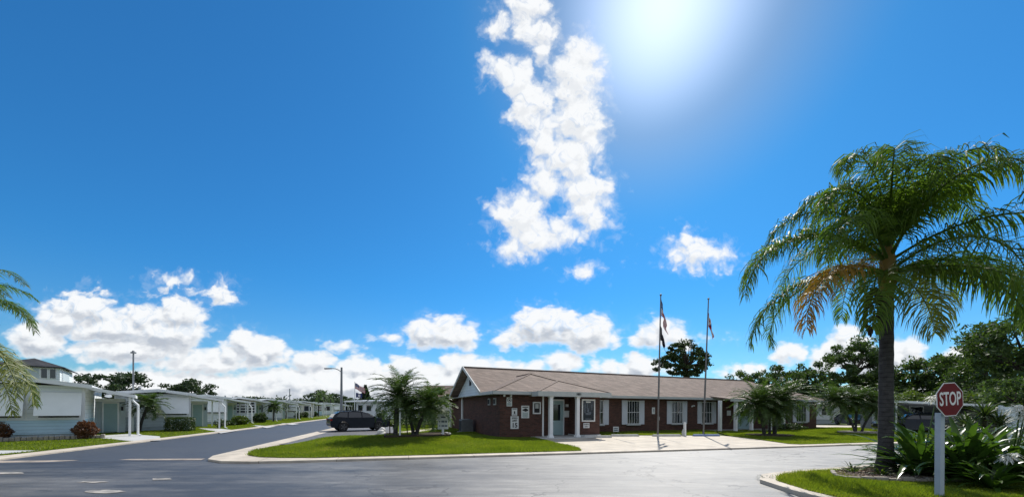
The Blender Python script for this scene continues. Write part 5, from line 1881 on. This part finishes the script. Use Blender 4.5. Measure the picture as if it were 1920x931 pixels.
def strap_clump(n, L, w, seed, el0=35, el1=82, droop=1.0):
    r = np.random.default_rng(seed)
    Vs, Fs = [], []
    b = 0
    N = 8
    for k in range(n):
        s = np.linspace(0, 1, N)
        el = R(el0 + (el1 - el0) * r.random())
        l_ = L * r.uniform(.7, 1.15)
        ang = el - droop * r.uniform(.5, 1.5) * s ** 2
        dx, dz = np.cos(ang) * l_ / (N - 1), np.sin(ang) * l_ / (N - 1)
        x = np.concatenate([[0], np.cumsum(dx[1:])]) + .05
        zz = np.concatenate([[0], np.cumsum(dz[1:])])
        az = k * 2.39996 + r.uniform(-.3, .3)
        ww = w * np.interp(s, [0, .25, .6, .9, 1], [.5, .95, 1, .5, .05]) * r.uniform(.8, 1.2)
        fold = .35 * ww
        c, s_ = math.cos(az), math.sin(az)
        rows = []
        for (oy, oz) in ((-1, 1), (0, 0), (1, 1)):
            X, Yy, Z = x - np.sin(ang) * fold * oz * .6, oy * ww, zz + np.cos(ang) * fold * oz
            rows.append(np.column_stack([X * c - Yy * s_, X * s_ + Yy * c, Z]))
        v = np.stack(rows, 1).reshape(-1, 3)
        i = np.arange(N - 1)[:, None] * 3
        Vs.append(v)
        Fs.append(np.concatenate([i + [0, 1, 4, 3], i + [1, 2, 5, 4]]) + b)
        b += len(v)
    return np.concatenate(Vs), np.concatenate(Fs)


def spider_flower(mb_, c, r_, seed):
    rr = random.Random(seed)
    for k in range(22):
        a, e = rr.uniform(0, 6.28), rr.uniform(-.3, 1.2)
        d = Vector((math.cos(a) * math.cos(e), math.sin(a) * math.cos(e), math.sin(e)))
        p0 = Vector(c)
        p1 = p0 + d * r_ * .6
        p2 = p1 + (d + Vector((0, 0, -1.1))).normalized() * r_ * .5
        s_ = d.cross(Vector((0, 0, 1))).normalized() * .013
        mb_.face([p0 - s_ * .5, p0 + s_ * .5, p1 + s_, p1 - s_])
        mb_.face([p1 - s_, p1 + s_, p2 + s_ * .2, p2 - s_ * .2])


def lily(label, loc, n, L, w, seed, flowers, z=.09):
    o_ = thing('crinum_lily', label, 'plant', (*loc, z), 0, 'crinum lilies on the near corner')
    v, f = strap_clump(n, L, w, seed, 18, 84, 1.0)
    np_mesh('leaves', v, f, M['crinum'], o_, smooth=True)
    for i, (x, y, zz) in enumerate(flowers):
        fl_ = MB()
        for q in range(3):
            spider_flower(fl_, (x + .07 * q - .07, y + .05 * (q % 2), zz + .03 * q), .19, seed * 7 + i * 5 + q)
        fo_ = fl_.build('flower_head', M['petal'], o_)
        MB().tube([(0, 0, .2), (x * .7, y * .7, zz * .7), (x, y, zz)], [.018, .014, .01], 6).build('flower_stalk', M['crinum'], fo_)
    return o_


lily('big strap leaved lily between palm trunk and stop sign, one white bloom', (wx(1726, 9.0), 9.0), 96, 1.6, .062, 1, [(.25, -.1, 1.85)])
lily('dense strap leaved lily just right of the stop sign post', (wx(1812, 8.5), 8.5), 110, 1.6, .062, 2, [])
lily('strap leaved lily at the right edge carrying the large white bloom', (wx(1893, 8.2), 8.2), 104, 1.45, .060, 3, [(-.05, -.2, 1.62), (.12, -.15, 1.55), (0.02, -.25, 1.45)])
lily('low strap leaved lily in the shade with a small pale bloom', (wx(1862, 7.6), 7.6), 46, .85, .045, 4, [(.1, -.2, .62)])
lily('strap leaved lily behind the others, nearest the palm trunk', (wx(1705, 9.9), 9.9), 50, 1.2, .05, 5, [])
lily('strap leaved lily half outside the right edge', (wx(1965, 8.8), 8.8), 60, 1.35, .055, 6, [])
lily('strap leaved lily behind the stop sign post, second row', (wx(1768, 9.7), 9.7), 80, 1.5, .058, 7, [])
lily('strap leaved lily in the second row below the dark dracaena', (wx(1850, 9.6), 9.6), 80, 1.5, .058, 8, [])
# dark spiky dracaena behind the lilies
o = thing('dracaena_plant', 'dark spiky rosette plant rising behind the stop sign lilies', 'plant', (wx(1842, 15), 15, .05))
MB().tube([(0, 0, 0), (.05, 0, .8), (.1, 0, 1.5)], [.08, .07, .06], 8).build('stem', M['bark'], o)
for k, (x, y, z_) in enumerate([(.1, 0, 1.45), (-.45, .1, 1.0), (.55, -.1, 1.05)]):
    v, f = strap_clump(90, .85, .03, 20 + k, -25, 82, 1.0)
    np_mesh('rosette', v + np.array([x, y, z_]), f, M['hedge'], o, smooth=True)
    if k:
        MB().tube([(0, 0, .2), (x * .6, y, z_ * .5), (x, y, z_)], [.05, .045, .04], 6).build('branch', M['bark'], o)

# mulch bed round the palm with a stone edge
bed = [gp(1560, 893), gp(1566, 901), gp(1590, 906), gp(1640, 909), gp(1690, 910), gp(1760, 911), gp(1850, 913), gp(1960, 914), gp(2050, 898), gp(1900, 880), gp(1760, 884), gp(1680, 886), gp(1620, 887), gp(1580, 889)]
bd = thing('mulch_bed', 'bark mulch bed with stone edging round the big palm', 'flower bed', (0, 0, 0))
MB().prism(bed, 0.03, .135).build('mulch', M['mulch'], bd)
em = MB()
for i in range(len(bed) - 1):
    a, b = Vector(bed[i]), Vector(bed[i + 1])
    nn = max(1, int((b - a).length / .24))
    for k in range(nn):
        p = a.lerp(b, (k + .5) / nn)
        d = (b - a).normalized()
        em.box((p.x, p.y, .12 + .02 * math.sin(i * 5 + k * 3)), ((b - a).length / nn * .93, .09, .14), 0, math.atan2(d.y, d.x) + random.uniform(-.1, .1))
em.build('stone_edging', M['stone'], bd, bevel=.02)
# wood chips of the mulch: too many to count
q, r = scatter(bed, 900, 12)
q = q[q[:, 0] < 13.5]
v, f = leaf_quads(np.column_stack([q, np.full(len(q), .145)]) + r.normal(0, .006, (len(q), 3)), .035, r, flat=.75)
chip = pmat('wood_chips', (0.12, .085, .06), .9, .5, 9, .1, col2=(.56, .45, .37))
tag(np_mesh('bark_chips', v, f, chip), kind='stuff')
for i, (px, py, n_, L_2, lab) in enumerate([(1598, 894, 26, .34, 'small spiky green plant in the mulch left of the palm'), (1652, 900, 30, .26, 'fine green tuft at the foot of the palm trunk')]):
    v, f = strap_clump(n_, L_2, .016, 60 + i, 25, 80, 1.2)
    o = np_mesh('bedding_plant', v, f, M['olive'], smooth=True)
    o.location = (*gp(px, py), .13)
    tag(o, lab, 'plant', 'bedding plants in the mulch')
v, f = strap_clump(40, .22, .006, 66, 10, 60, 2.0)
o = np_mesh('weed_tuft', v, f, M['hedge'])
o.location = (*gp(1437, 900), .05)
tag(o, 'dark dry weed tuft at the tip of the near kerb', 'weed')

# ------------------------------------------------------------------ cars


def make_suv(label, loc, rz, sc=(1, 1, 1)):
    o_ = thing('parked_car', label, 'car', loc, rz)
    o_.scale = sc
    Lh, wd = 2.3, .90
    wb = (-1.36, 1.36)
    prof = [(-2.26, .42), (-2.3, .62), (-2.24, .98), (-2.05, 1.04)]
    prof += [(1.05, 1.03), (1.45, 1.01), (2.0, .90), (2.22, .76), (2.3, .58), (2.26, .36), (2.1, .26)]

    def arch(cx):
        return [(cx + .40 * math.cos(a), .36 + .40 * math.sin(a)) for a in np.linspace(-.25, math.pi + .25, 13)]
    bot = arch(wb[1]) + [(.6, .24), (-.6, .24)] + arch(wb[0]) + [(-2.1, .30)]
    poly = prof + bot
    nP = len(poly)
    ys = [(-wd, .0), (-wd + .06, 1)]
    body = MB()

    def yof(side, x, z):
        w = wd - .10 * max(0, abs(x) - 1.5) ** 1.5 - .10 * max(0, z - .75) / .3 - .05 * max(0, .5 - z) / .3
        return side * w
    vs = [(x, yof(-1, x, z), z) for x, z in poly] + [(x, yof(1, x, z), z) for x, z in poly]
    body.raw(vs, [tuple(range(nP)), tuple(range(2 * nP - 1, nP - 1, -1))] + [(k, (k + 1) % nP, nP + (k + 1) % nP, nP + k) for k in range(nP)])
    # roof and pillars
    gl = [(-2.12, 1.0), (-1.9, 1.32), (-1.55, 1.50), (-.6, 1.545), (.05, 1.51), (.45, 1.40), (1.22, 1.0)]

    def gy(z):
        return wd - .10 - .25 * (z - 1.0) / .55
    nG = len(gl)
    vs = [(x, -gy(z), z) for x, z in gl] + [(x, gy(z), z) for x, z in gl]
    body.raw(vs, [tuple(range(nG)), tuple(range(2 * nG - 1, nG - 1, -1))] + [(k, (k + 1) % nG, nG + (k + 1) % nG, nG + k) for k in range(nG)])
    for s_ in (-1, 1):                                   # roof rails
        body.tube([(-1.6, s_ * .56, 1.53), (-.6, s_ * .57, 1.585), (.1, s_ * .56, 1.54)], .02, 6)
    bo_ = body.build('body', M['carpaint'], o_, smooth=True, bevel=.03, angle=35)

    def glass(name, pts):
        for s_ in (-1, 1):
            MB().face([(x, s_ * (gy(z) + .008), z) for x, z in (pts if s_ < 0 else pts[::-1])]).build(name, M['carglass'], o_)
    glass('side_window', [(-.95, 1.05), (.02, 1.05), (.0, 1.44), (-.9, 1.46)])
    glass('side_window', [(.1, 1.05), (.98, 1.05), (.45, 1.34), (.1, 1.43)])
    glass('side_window', [(-1.85, 1.12), (-1.05, 1.05), (-1.0, 1.45), (-1.55, 1.42)])
    MB().face([(1.2, -.76, 1.03), (1.2, .76, 1.03), (.53, .60, 1.385), (.53, -.60, 1.385)]).build('windscreen', M['carglass'], o_).location = (.014, 0, .012)
    MB().face([(-2.10, -.72, 1.06), (-2.10, .72, 1.06), (-1.91, .62, 1.32), (-1.91, -.62, 1.32)]).build('rear_window', M['carglass'], o_).location = (-.014, 0, .004)
    for s_ in (-1, 1):
        MB().raw([(2.0, s_ * .45, .70), (2.21, s_ * .50, .70), (2.02, s_ * .80, .72), (1.85, s_ * .83, .78), (1.9, s_ * .82, .88), (2.08, s_ * .52, .87), (2.14, s_ * .5, .82)], [(0, 1, 2, 3, 4, 5, 6)]).bb(2.02, 2.17, min(s_ * .5, s_ * .74), max(s_ * .5, s_ * .74), .72, .82).build('headlight', M['lens'], o_)
        MB().bb(-2.30, -2.16, min(s_ * .55, s_ * .82), max(s_ * .55, s_ * .82), .82, .96).build('tail_light', M['redlens'], o_)
        MB().bb(.92, 1.06, min(s_ * .88, s_ * 1.03), max(s_ * .88, s_ * 1.03), 1.02, 1.14).build('wing_mirror', M['carpaint'], o_, bevel=.03)
        for hx in (-.75, .2):
            MB().bb(hx - .1, hx + .1, min(s_ * .865, s_ * .90), max(s_ * .865, s_ * .90), .86, .89).build('door_handle', M['carpaint'], o_)
    MB().bb(2.20, 2.31, -.42, .42, .42, .66).build('grille', M['dark'], o_)
    for cx in wb:
        for s_ in (-1, 1):
            prof_ = [(.20, -.11), (.33, -.115), (.355, -.07), (.355, .07), (.33, .115), (.20, .11)]
            w_ = MB().lathe(prof_, (cx, s_ * .80, .355), 26, axis='Y').build('wheel', M['tyre'], o_, smooth=True)
            rm = MB().lathe([(.225, -.06), (.225, .06)], (cx, s_ * .86, .355), 24, axis='Y')
            rim_ = MB()
            yy = s_ * (.80 + .118)
            for k in range(5):
                a = k * 2 * math.pi / 5
                rim_.face([(cx + .03 * math.cos(a + 1.5), yy, .355 + .03 * math.sin(a + 1.5)), (cx + .22 * math.cos(a + .16), yy, .355 + .22 * math.sin(a + .16)), (cx + .22 * math.cos(a - .16), yy, .355 + .22 * math.sin(a - .16)), (cx + .03 * math.cos(a - 1.5), yy, .355 + .03 * math.sin(a - 1.5))])
            rim_.build('rim', M['rim'], w_)
    return o_


suv = make_suv('dark navy hatchback car parked in the open lot by the street', (-11.2, 26.9, .052), R(36), (.88, .95, .93))
c2 = copy_tree(suv)
c2.location = (wx(1716, 28.2), 28.2, .05)
c2.rotation_euler = (0, 0, R(158))
c2.scale = (1, 1, 1.0)
tag(c2, 'dark car under the white carport right of the big palm trunk')
c3 = copy_tree(suv)
c3.location = (wx(1598, 42), 42, .05)
c3.rotation_euler = (0, 0, R(250))
c3.scale = (1, 1, .85)
tag(c3, 'dark car half hidden by the right lawn palms at the white house')

# ------------------------------------------------------------------ homes on the left of the street
RZH = math.atan2(.70, .714)        # the homes stand herringbone to the street


def mobile_home(label, corner, W, Dp, wall, lower, Lc, fwd, style, group='mobile homes along the street', rz=0.0, zt=2.72, post_back=4.2, zc=2.28):
    """corner: near right corner of the body; x to the right (towards the street), y away"""
    o_ = thing('mobile_home', label, 'house', (*corner, 0), rz, group)
    zl = 1.02
    MB().bb(-W, 0, 0, Dp, .28, zl).build('lower_wall', M[lower], o_)
    MB().bb(-W, 0, .004, Dp, zl, zt - .05).build('wall', M[wall], o_)
    MB().bb(-W + .02, -.02, .06, Dp, 0, .28).build('skirt', M['wall_shade'], o_)
    rf = MB()
    mid = -W * .45
    for (xa, za, xb, zb) in [(-W - .35, zt - .02, mid, zt + .26), (mid, zt + .26, .3, zt - .0)]:
        rf.slab([(xa, -.45, za), (xb, -.45, zb), (xb, Dp + .3, zb), (xa, Dp + .3, za)], .1)
    rf.build('roof', M['mroof'], o_)
    fs_ = MB()
    beam(fs_, (-W - .35, -.48, zt - .1), (mid, -.48, zt + .18), .05, .2)
    beam(fs_, (mid, -.48, zt + .18), (.3, -.48, zt - .08), .05, .2)
    fs_.build('fascia', M['white'], o_)
    tr = MB()
    tr.bb(-.09, .02, -.025, .0, .28, zt - .06).bb(-W - .02, -W + .09, -.025, .0, .28, zt - .06).bb(-W + .09, -.09, -.02, .0, zl - .03, zl + .03)
    tr.bb(-W * .5 - .03, -W * .5 + .03, -.018, .0, zl + .03, zt - .1)
    tr.build('corner_trim', M['white'], o_)
    MB().lathe([(.06, 0), (.06, .3), (.09, .32), (.09, .38)], (-W * .7, 1.6, zt + .05), 8).build('roof_vent', M['lampgrey'], o_)
    # carport
    cp = MB().slab([(.05, fwd, zt - .06), (Lc, fwd, zc), (Lc, post_back + .3, zc), (.05, post_back + .3, zt - .06)], .09).build('carport_roof', M['mroof'], o_)
    fc = MB()
    beam(fc, (.05, fwd - .03, zt - .12), (Lc, fwd - .03, zc - .06), .06, .17)
    beam(fc, (Lc + .03, fwd, zc - .06), (Lc + .03, post_back + .3, zc - .06), .06, .17)
    fc.build('carport_beam', M['white'], cp)
    for y in (fwd + .15, post_back):
        MB().bb(Lc - .22, Lc - .12, y - .05, y + .05, 0, zc).build('carport_post', M['white'], o_)
    MB().tube([(Lc - .05, fwd + .05, zc - .15), (Lc - .05, fwd + .05, zc - .3), (Lc + .16, fwd + .05, zc - .55), (Lc + .16, fwd + .05, .15), (Lc + .3, fwd - .1, .06)], .05, 6).build('downspout', M['white'], o_)
    # store room at the back of the carport
    b = Lc - .5
    yb = post_back - .2
    bk = MB().bb(.06, b, yb, yb + .12, 0, 2.2).build('store_wall', M['wall_shade'], o_)
    if post_back:
        dd = MB().bb(.42, 1.0, yb - .05, yb - .004, .1, 1.9).build('door', M['door'], o_)
        MB().bb(.34, .42, yb - .07, yb - .003, .05, 1.98).bb(1.0, 1.08, yb - .06, yb - .003, .05, 1.98).bb(.42, 1.0, yb - .06, yb - .003, 1.9, 1.98).build('door_frame', M['white'], o_)
        MB().bb(1.16, 1.26, yb - .12, yb - .005, 1.45, 1.7).build('porch_lamp', M['black'], o_)
        MB().bb(.06, b, yb - .2, yb - .1, 2.0, 2.2).build('awning_rail', M['white'], o_)
    # windows with aluminium awnings / jalousies
    if style == 'awning':
        for (xa, xb) in ([(-1.62, -.08), (-3.5, -1.95)] if lower == 'sidingb' else [(-1.75, -.1)]):
            wn_ = MB().bb(xa + .1, xb - .1, -.032, -.022, 1.12, 2.3).build('window', M['glass'], o_)
            MB().bb(xa + .02, xb - .02, -.045, -.034, 1.04, 1.12).bb(xa + .02, xa + .1, -.045, -.021, 1.12, 2.3).bb(xb - .1, xb - .02, -.045, -.021, 1.12, 2.3).build('window_frame', M['white'], wn_)
            aw = MB()
            aw.raw([(xa, -.04, 2.42), (xb, -.04, 2.42), (xb, -.42, 1.22), (xa, -.42, 1.22), (xa, -.08, 2.42), (xb, -.08, 2.42), (xb, -.46, 1.22), (xa, -.46, 1.22)],
                   [(0, 1, 2, 3), (7, 6, 5, 4), (0, 4, 5, 1), (3, 2, 6, 7), (1, 5, 6, 2), (0, 3, 7, 4)])
            aw.build('awning', M['awning'], wn_)
    elif style == 'jalousie':
        x0, x1 = -W + .2, -.1
        wn_ = MB()
        n_ = 4
        for k in range(n_ + 1):
            xx = x0 + (x1 - x0) * k / n_
            wn_.bb(xx - .05, xx + .05, -.05, .0, 1.0, 2.35)
        for k in range(5):
            zz = 1.05 + 1.25 * k / 4
            wn_.bb(x0, x1, -.06, -.052, zz - .05, zz + .05)
        wo_ = wn_.build('window', M['white'], o_)
        MB().bb(x0, x1, -.015, -.004, 1.0, 2.35).build('pane', M['glass'], wo_)
    else:
        for (xa, xb) in [(-1.6, -.5), (-3.4, -2.2)]:
            if xa < -W + .2:
                continue
            wn_ = MB().bb(xa - .06, xb + .06, -.04, .0, 1.04, 2.06).build('window', M['white'], o_)
            MB().bb(xa, xb, -.046, -.041, 1.1, 2.0).build('pane', M['glass'], wn_)
    return o_


def home_at(label, post, Lc, **kw):
    mobile_home(label, (post[0] - .714 * (Lc - .17), post[1] - .70 * (Lc - .17)), 3.8, 9.5, kw.pop('wall'), kw.pop('lower'), Lc, -.15, kw.pop('style'), rz=RZH, post_back=4.7, **kw)


home_at('nearest home with pale blue lower siding and big aluminium awnings', (-21.6, 20.8), 1.85, wall='sidingw', lower='sidingb', style='awning', zt=2.82, zc=2.34)
home_at('second home with grey walls behind the box hedge', (-22.5, 28.3), 1.85, wall='sidingw', lower='sidingg', style='awning', zt=2.66, zc=2.28)
home_at('third home with a pale awning band and two downspouts', (-27.0, 37.6), 1.85, wall='sidingw', lower='sidingw', style='awning', zt=2.62, zc=2.25)
home_at('fourth home with a white jalousie porch', (-28.6, 44.0), 1.85, wall='sidingc', lower='sidingw', style='jalousie', zt=2.6, zc=2.25)
home_at('fifth home with a bright white end wall', (-29.6, 50.5), 1.85, wall='sidingw', lower='sidingw', style='plain', zt=2.6, zc=2.25)
for i in range(9):
    home_at(['sixth home with an awning, beyond the white end wall', 'seventh cream home down the street', 'eighth white home down the street', 'ninth home near the slim palms', 'tenth small home before the lamp', 'eleventh tiny home left of the lamp', 'twelfth tiny home behind the lamp', 'thirteenth tiny home beyond the lamp', 'last tiny home where the street fades'][i],
            st(-15.2 + .3 * math.sin(i * 2.0), 65 + i * 9.2), 1.85, wall=['sidingw', 'sidingc', 'sidingw', 'sidingg'][i % 4], lower=['sidingw', 'sidingc', 'sidingb', 'sidingw'][i % 4], style=['awning', 'plain', 'jalousie', 'plain'][i % 4], zt=2.6, zc=2.25)
# low stone border in front of the nearest home
o = MB()
a, b = Vector((-24.7, 16.45)), Vector((-21.55, 19.5))
d = b - a
nst = 26
for k in range(nst):
    p = a.lerp(b, (k + .5) / nst)
    o.box((p.x, p.y, .12), (d.length / nst * .95, .25, .2 + .05 * math.sin(k * 2.3)), 0, math.atan2(d.y, d.x) + random.uniform(-.06, .06))
tag(o.build('garden_border', M['stone'], bevel=.03), 'low pale stone border along the nearest home', 'garden border')
# upper storey house behind, dark hip roof
YT = 34.0
TC = (wx(112, YT), YT)                       # its near right corner


def tl(px):
    u = (px - 960) / FPX
    return (TC[0] - u * TC[1]) / (.714 - u * .70)


zt_, ze_ = hz(90, 675, YT), hz(90, 688, YT)
tw = thing('two_storey_house', 'pale upper storey with dark hip roof behind the nearest home', 'house', (*TC, 0), RZH)
wt, dt = 3.4, 7.5
MB().bb(-wt, 0, 0, dt, 0, ze_).build('wall', M['sidingw'], tw)
rf = MB()
o1 = .35
rf.slab([(-wt - o1, -o1, ze_), (o1, -o1, ze_), (-wt / 2, wt / 2, zt_ + .2)], .1)
rf.slab([(o1, -o1, ze_), (o1, dt + o1, ze_), (-wt / 2, dt - wt / 2, zt_ + .2), (-wt / 2, wt / 2, zt_ + .2)], .1)
rf.slab([(-wt - o1, dt + o1, ze_), (-wt - o1, -o1, ze_), (-wt / 2, wt / 2, zt_ + .2), (-wt / 2, dt - wt / 2, zt_ + .2)], .1)
rf.build('roof', M['dshingle'], tw)
for (pa, pb, z0_, z1_) in [(53, 73, 711, 691), (77, 88, 709, 692), (93.5, 104, 709, 692)]:
    x0, x1 = -tl(pa), -tl(pb)
    x0, x1 = min(x0, x1), max(x0, x1)
    z0, z1 = hz(pa, z0_, YT), hz(pa, z1_, YT)
    w_ = MB().bb(x0 - .05, x1 + .05, -.05, -.002, z0 - .06, z1 + .06).build('window', M['white'], tw)
    MB().bb(x0, x1, -.058, -.052, z0, z1).build('pane', M['glass'] if pa in (77, 93.5) else M['wall_shade'], w_)
w_ = MB().bb(.002, .05, 1.0, 5.0, hz(120, 713, YT), hz(120, 692, YT)).build('window', M['white'], tw)
MB().bb(.052, .058, 1.1, 4.9, hz(120, 713, YT) + .08, hz(120, 692, YT) - .08).build('pane', M['wall_shade'], w_)
# second lower roof to its right
MB()
# ------------------------------------------------------------------ poles and lamps
o = thing('lamp_pole', 'slim grey pole with a small top light behind the first carport', 'lamp pole', (wx(249.5, 25.6), 25.6, 0))
hh = hz(249, 662, 25.6)
MB().tube([(0, 0, 0), (0, 0, hh)], [.055, .045], 10).build('pole', M['lampgrey'], o, smooth=True)
MB().bb(-.11, .11, -.1, .1, hh, hh + .1).lathe([(.1, hh + .1), (.05, hh + .2)], (0, 0, 0), 10).build('lamp_head', M['lampgrey'], o)
YL = 40.0
o = thing('street_lamp', 'grey street lamp with curved arm beyond the parked car', 'street lamp', (wx(640, YL), YL, 0))
hh = hz(640, 688, YL)
MB().tube([(0, 0, 0), (0, 0, hh)], [.16, .10], 10).build('pole', M['lampgrey'], o, smooth=True)
ha = hz(640, 697, YL)
xe = wx(622, YL) - wx(640, YL)
he = hz(622, 690, YL)
MB().tube([(0, 0, ha), (xe * .3, 0, ha + (he - ha) * .6), (xe * .65, 0, he - .02), (xe, 0, he)], .045, 8).build('arm', M['lampgrey'], o, smooth=True)
MB().raw([(xe, -.1, he - .06), (xe, .1, he - .06), (xe, .1, he + .05), (xe, -.1, he + .05), (xe - .8, -.16, he - .1), (xe - .8, .16, he - .1), (xe - .8, .12, he + .04), (xe - .8, -.12, he + .04)],
         [(0, 1, 2, 3), (4, 7, 6, 5), (0, 4, 5, 1), (1, 5, 6, 2), (2, 6, 7, 3), (3, 7, 4, 0)]).build('lamp_head', M['lampgrey'], o, bevel=.03)
MB().lathe([(.2, 0), (.2, 1.0), (.16, 1.1)], (0, 0, 0), 10).build('base_collar', M['white'], o)
o = thing('utility_pole', 'thin bare pole far behind the left hand homes', 'pole', (wx(543, 70), 70, 0))
MB().tube([(0, 0, 0), (0, 0, hz(543, 728, 70))], [.1, .08], 8).build('pole', M['lampgrey'], o, smooth=True)

# far white house right of the street, with its flags
YH = 58.0
fh = thing('white_house', 'white far house with pale roof behind the parked car', 'house', (wx(668, YH), YH, 0), .05)
wf = wx(704, YH) - wx(668, YH)
zr = hz(680, 746, YH)
MB().bb(0, wf + 6, 0, 8, 0, zr - .3).build('wall', M['sidingw'], fh)
MB().slab([(-1.6, -.8, zr - .45), (wf + 6, -.8, zr - .35), (wf + 6, 8, zr), (-1.6, 8, zr - .1)], .18).build('roof', M['mroof'], fh)
for (xa, xb) in [(.3, 1.0), (1.6, 2.3)]:
    w_ = MB().bb(xa - .06, xb + .06, -.05, -.002, 1.2, 2.2).build('window', M['white'], fh)
    MB().bb(xa, xb, -.058, -.052, 1.26, 2.14).build('pane', M['glass'], w_)
MB().bb(-1.5, -1.4, -.7, -.6, 0, zr - .5).build('porch_post', M['white'], fh)
YF = 54.0
o = thing('flagpole', 'thin far flagpole with two flying flags beside the white house', 'flagpole', (wx(665, YF), YF, 0), 0, 'far flagpole')
hf = hz(665, 716, YF)
MB().tube([(0, 0, 0), (0, 0, hf)], [.06, .04], 8).build('pole', M['white'], o)
MB().lathe([(.01, -.06), (.07, 0), (.01, .06)], (0, 0, hf + .05), 8).build('ball', M['lampgrey'], o)


def flying(name, label, x, Y, ztop, w, h, drop, colour, mats, seed):
    nu, nv = 22, 13
    vs, fs, mi = [], [], []
    for i in range(nu + 1):
        u = i / nu
        for j in range(nv + 1):
            v_ = j / nv
            vs.append((.05 + u * w, .09 * math.sin(u * 8 + seed) * u, -v_ * h * (1 - .1 * u) - drop * u ** 1.1 + .04 * math.sin(u * 9)))
    for i in range(nu):
        for j in range(nv):
            a_ = i * (nv + 1) + j
            fs.append((a_, a_ + 1, a_ + nv + 2, a_ + nv + 1))
            mi.append(colour((i + .5) / nu, (j + .5) / nv))
    o_ = np_mesh(name, vs, fs, [M[k] for k in mats], None, mi, smooth=True)
    o_.modifiers.new('cloth', 'SOLIDIFY').thickness = .006
    o_.location = (x, Y, ztop)
    return tag(o_, label, 'flag')


flying('flag', 'stars and stripes flying on the far flagpole', wx(665, YF), YF, hf - .1, 1.45, .85, .85, us, ['flagred', 'flagwhite', 'flagblue'], 1)
flying('flag', 'dark blue flag with pale emblem flying below the far stars and stripes', wx(665, YF) + .12, YF, hf - 1.55, .95, .7, .12, pm_, ['flagblue', 'flagwhite'], 4)
# brown roof house peeping out behind the clubhouse corner
o = thing('brown_roof_house', 'small house with brown roof behind the left clubhouse corner', 'house', (wx(790, 52), 52, 0))
MB().bb(0, 6.5, 0, 6, 0, 3.0).build('wall', M['sidingc'], o)
MB().slab([(-.4, -.4, 2.9), (6.9, -.4, 2.9), (6.9, 3, hz(830, 722, 55)), (-.4, 3, hz(830, 722, 55))], .15).slab([(6.9, 6.4, 2.9), (-.4, 6.4, 2.9), (-.4, 3, hz(830, 722, 55)), (6.9, 3, hz(830, 722, 55))], .15).build('roof', M['shingle'], o)

# ------------------------------------------------------------------ beyond the right end
YW = 46.0
o = thing('white_house', 'white panelled house seen between the clubhouse end and the palms', 'house', (wx(1525, YW), YW, 0), .25)
MB().bb(0, 4.4, 0, 6, .55, 2.6).build('wall', M['sidingw'], o)
MB().bb(.05, 4.35, .05, 6, 0, .55).build('skirt', M['wall_shade'], o)
MB().slab([(-.5, -.5, 2.62), (4.8, -.5, 2.62), (4.8, 6.5, 2.95), (-.5, 6.5, 2.95)], .14).build('roof', M['mroof'], o)
for xa in (1.3,):
    w_ = MB().bb(xa - .06, xa + .86, -.05, -.002, 1.1, 2.3).build('window', M['white'], o)
    MB().bb(xa, xa + .8, -.058, -.052, 1.16, 2.24).build('pane', M['glass'], w_)
for xa in (2.7, 3.3, 3.9):
    MB().bb(xa, xa + .08, -.04, -.003, .57, 2.58).build('batten', M['white'], o)
YC = 27.5
o = thing('carport_house', 'dark home with a white sloping carport roof right of the palm trunk', 'house', (wx(1681, YC), YC, 0), R(-20))
MB().slab([(-.2, 0, 2.50), (6.2, 0, 2.12), (6.2, 3.6, 2.26), (-.2, 3.6, 2.64)], .16).build('carport_roof', M['mroof'], o)
MB().bb(0, .09, .1, .19, 0, 2.34).build('carport_post', M['white'], o)
MB().bb(0, .09, 3.0, 3.09, 0, 2.45).build('carport_post', M['white'], o)
MB().bb(5.4, 5.49, .1, .19, 0, 2.0).build('carport_post', M['white'], o)
MB().bb(.9, 10, 3.7, 7, 0, 2.3).build('wall', M['darkwall'], o)
w_ = MB().bb(2.6, 3.5, 3.64, 3.698, 1.0, 2.1).build('window', M['white'], o)
MB().bb(2.67, 3.43, 3.632, 3.638, 1.07, 2.03).build('pane', M['glass'], w_)
o = thing('brown_roof_house', 'low tan walled house behind the white fence at the right', 'house', (wx(1868, 32), 32, 0))
MB().bb(0, 9, 0, 6, 0, 2.35).build('wall', M['sidingc'], o)
MB().slab([(-.4, -.4, 2.4), (9.4, -.4, 2.4), (9.4, 6.4, 2.8), (-.4, 6.4, 2.8)], .16).build('roof', M['shingle'], o)
YFn = 21.0
fnx = wx(1876, YFn)
o = thing('white_fence', 'solid white vinyl fence at the right edge behind the lilies', 'fence', (fnx, YFn, 0), -.18)
hfz = hz(1885, 762, YFn)
for k in range(5):
    MB().bb(k * 2.4 + .07, k * 2.4 + 2.33, -.02, .02, .08, hfz).build('panel', M['fencew'], o)
for k in range(6):
    MB().bb(k * 2.4 - .065, k * 2.4 + .065, -.065, .065, 0, hfz + .08).build('post', M['fencew'], o)
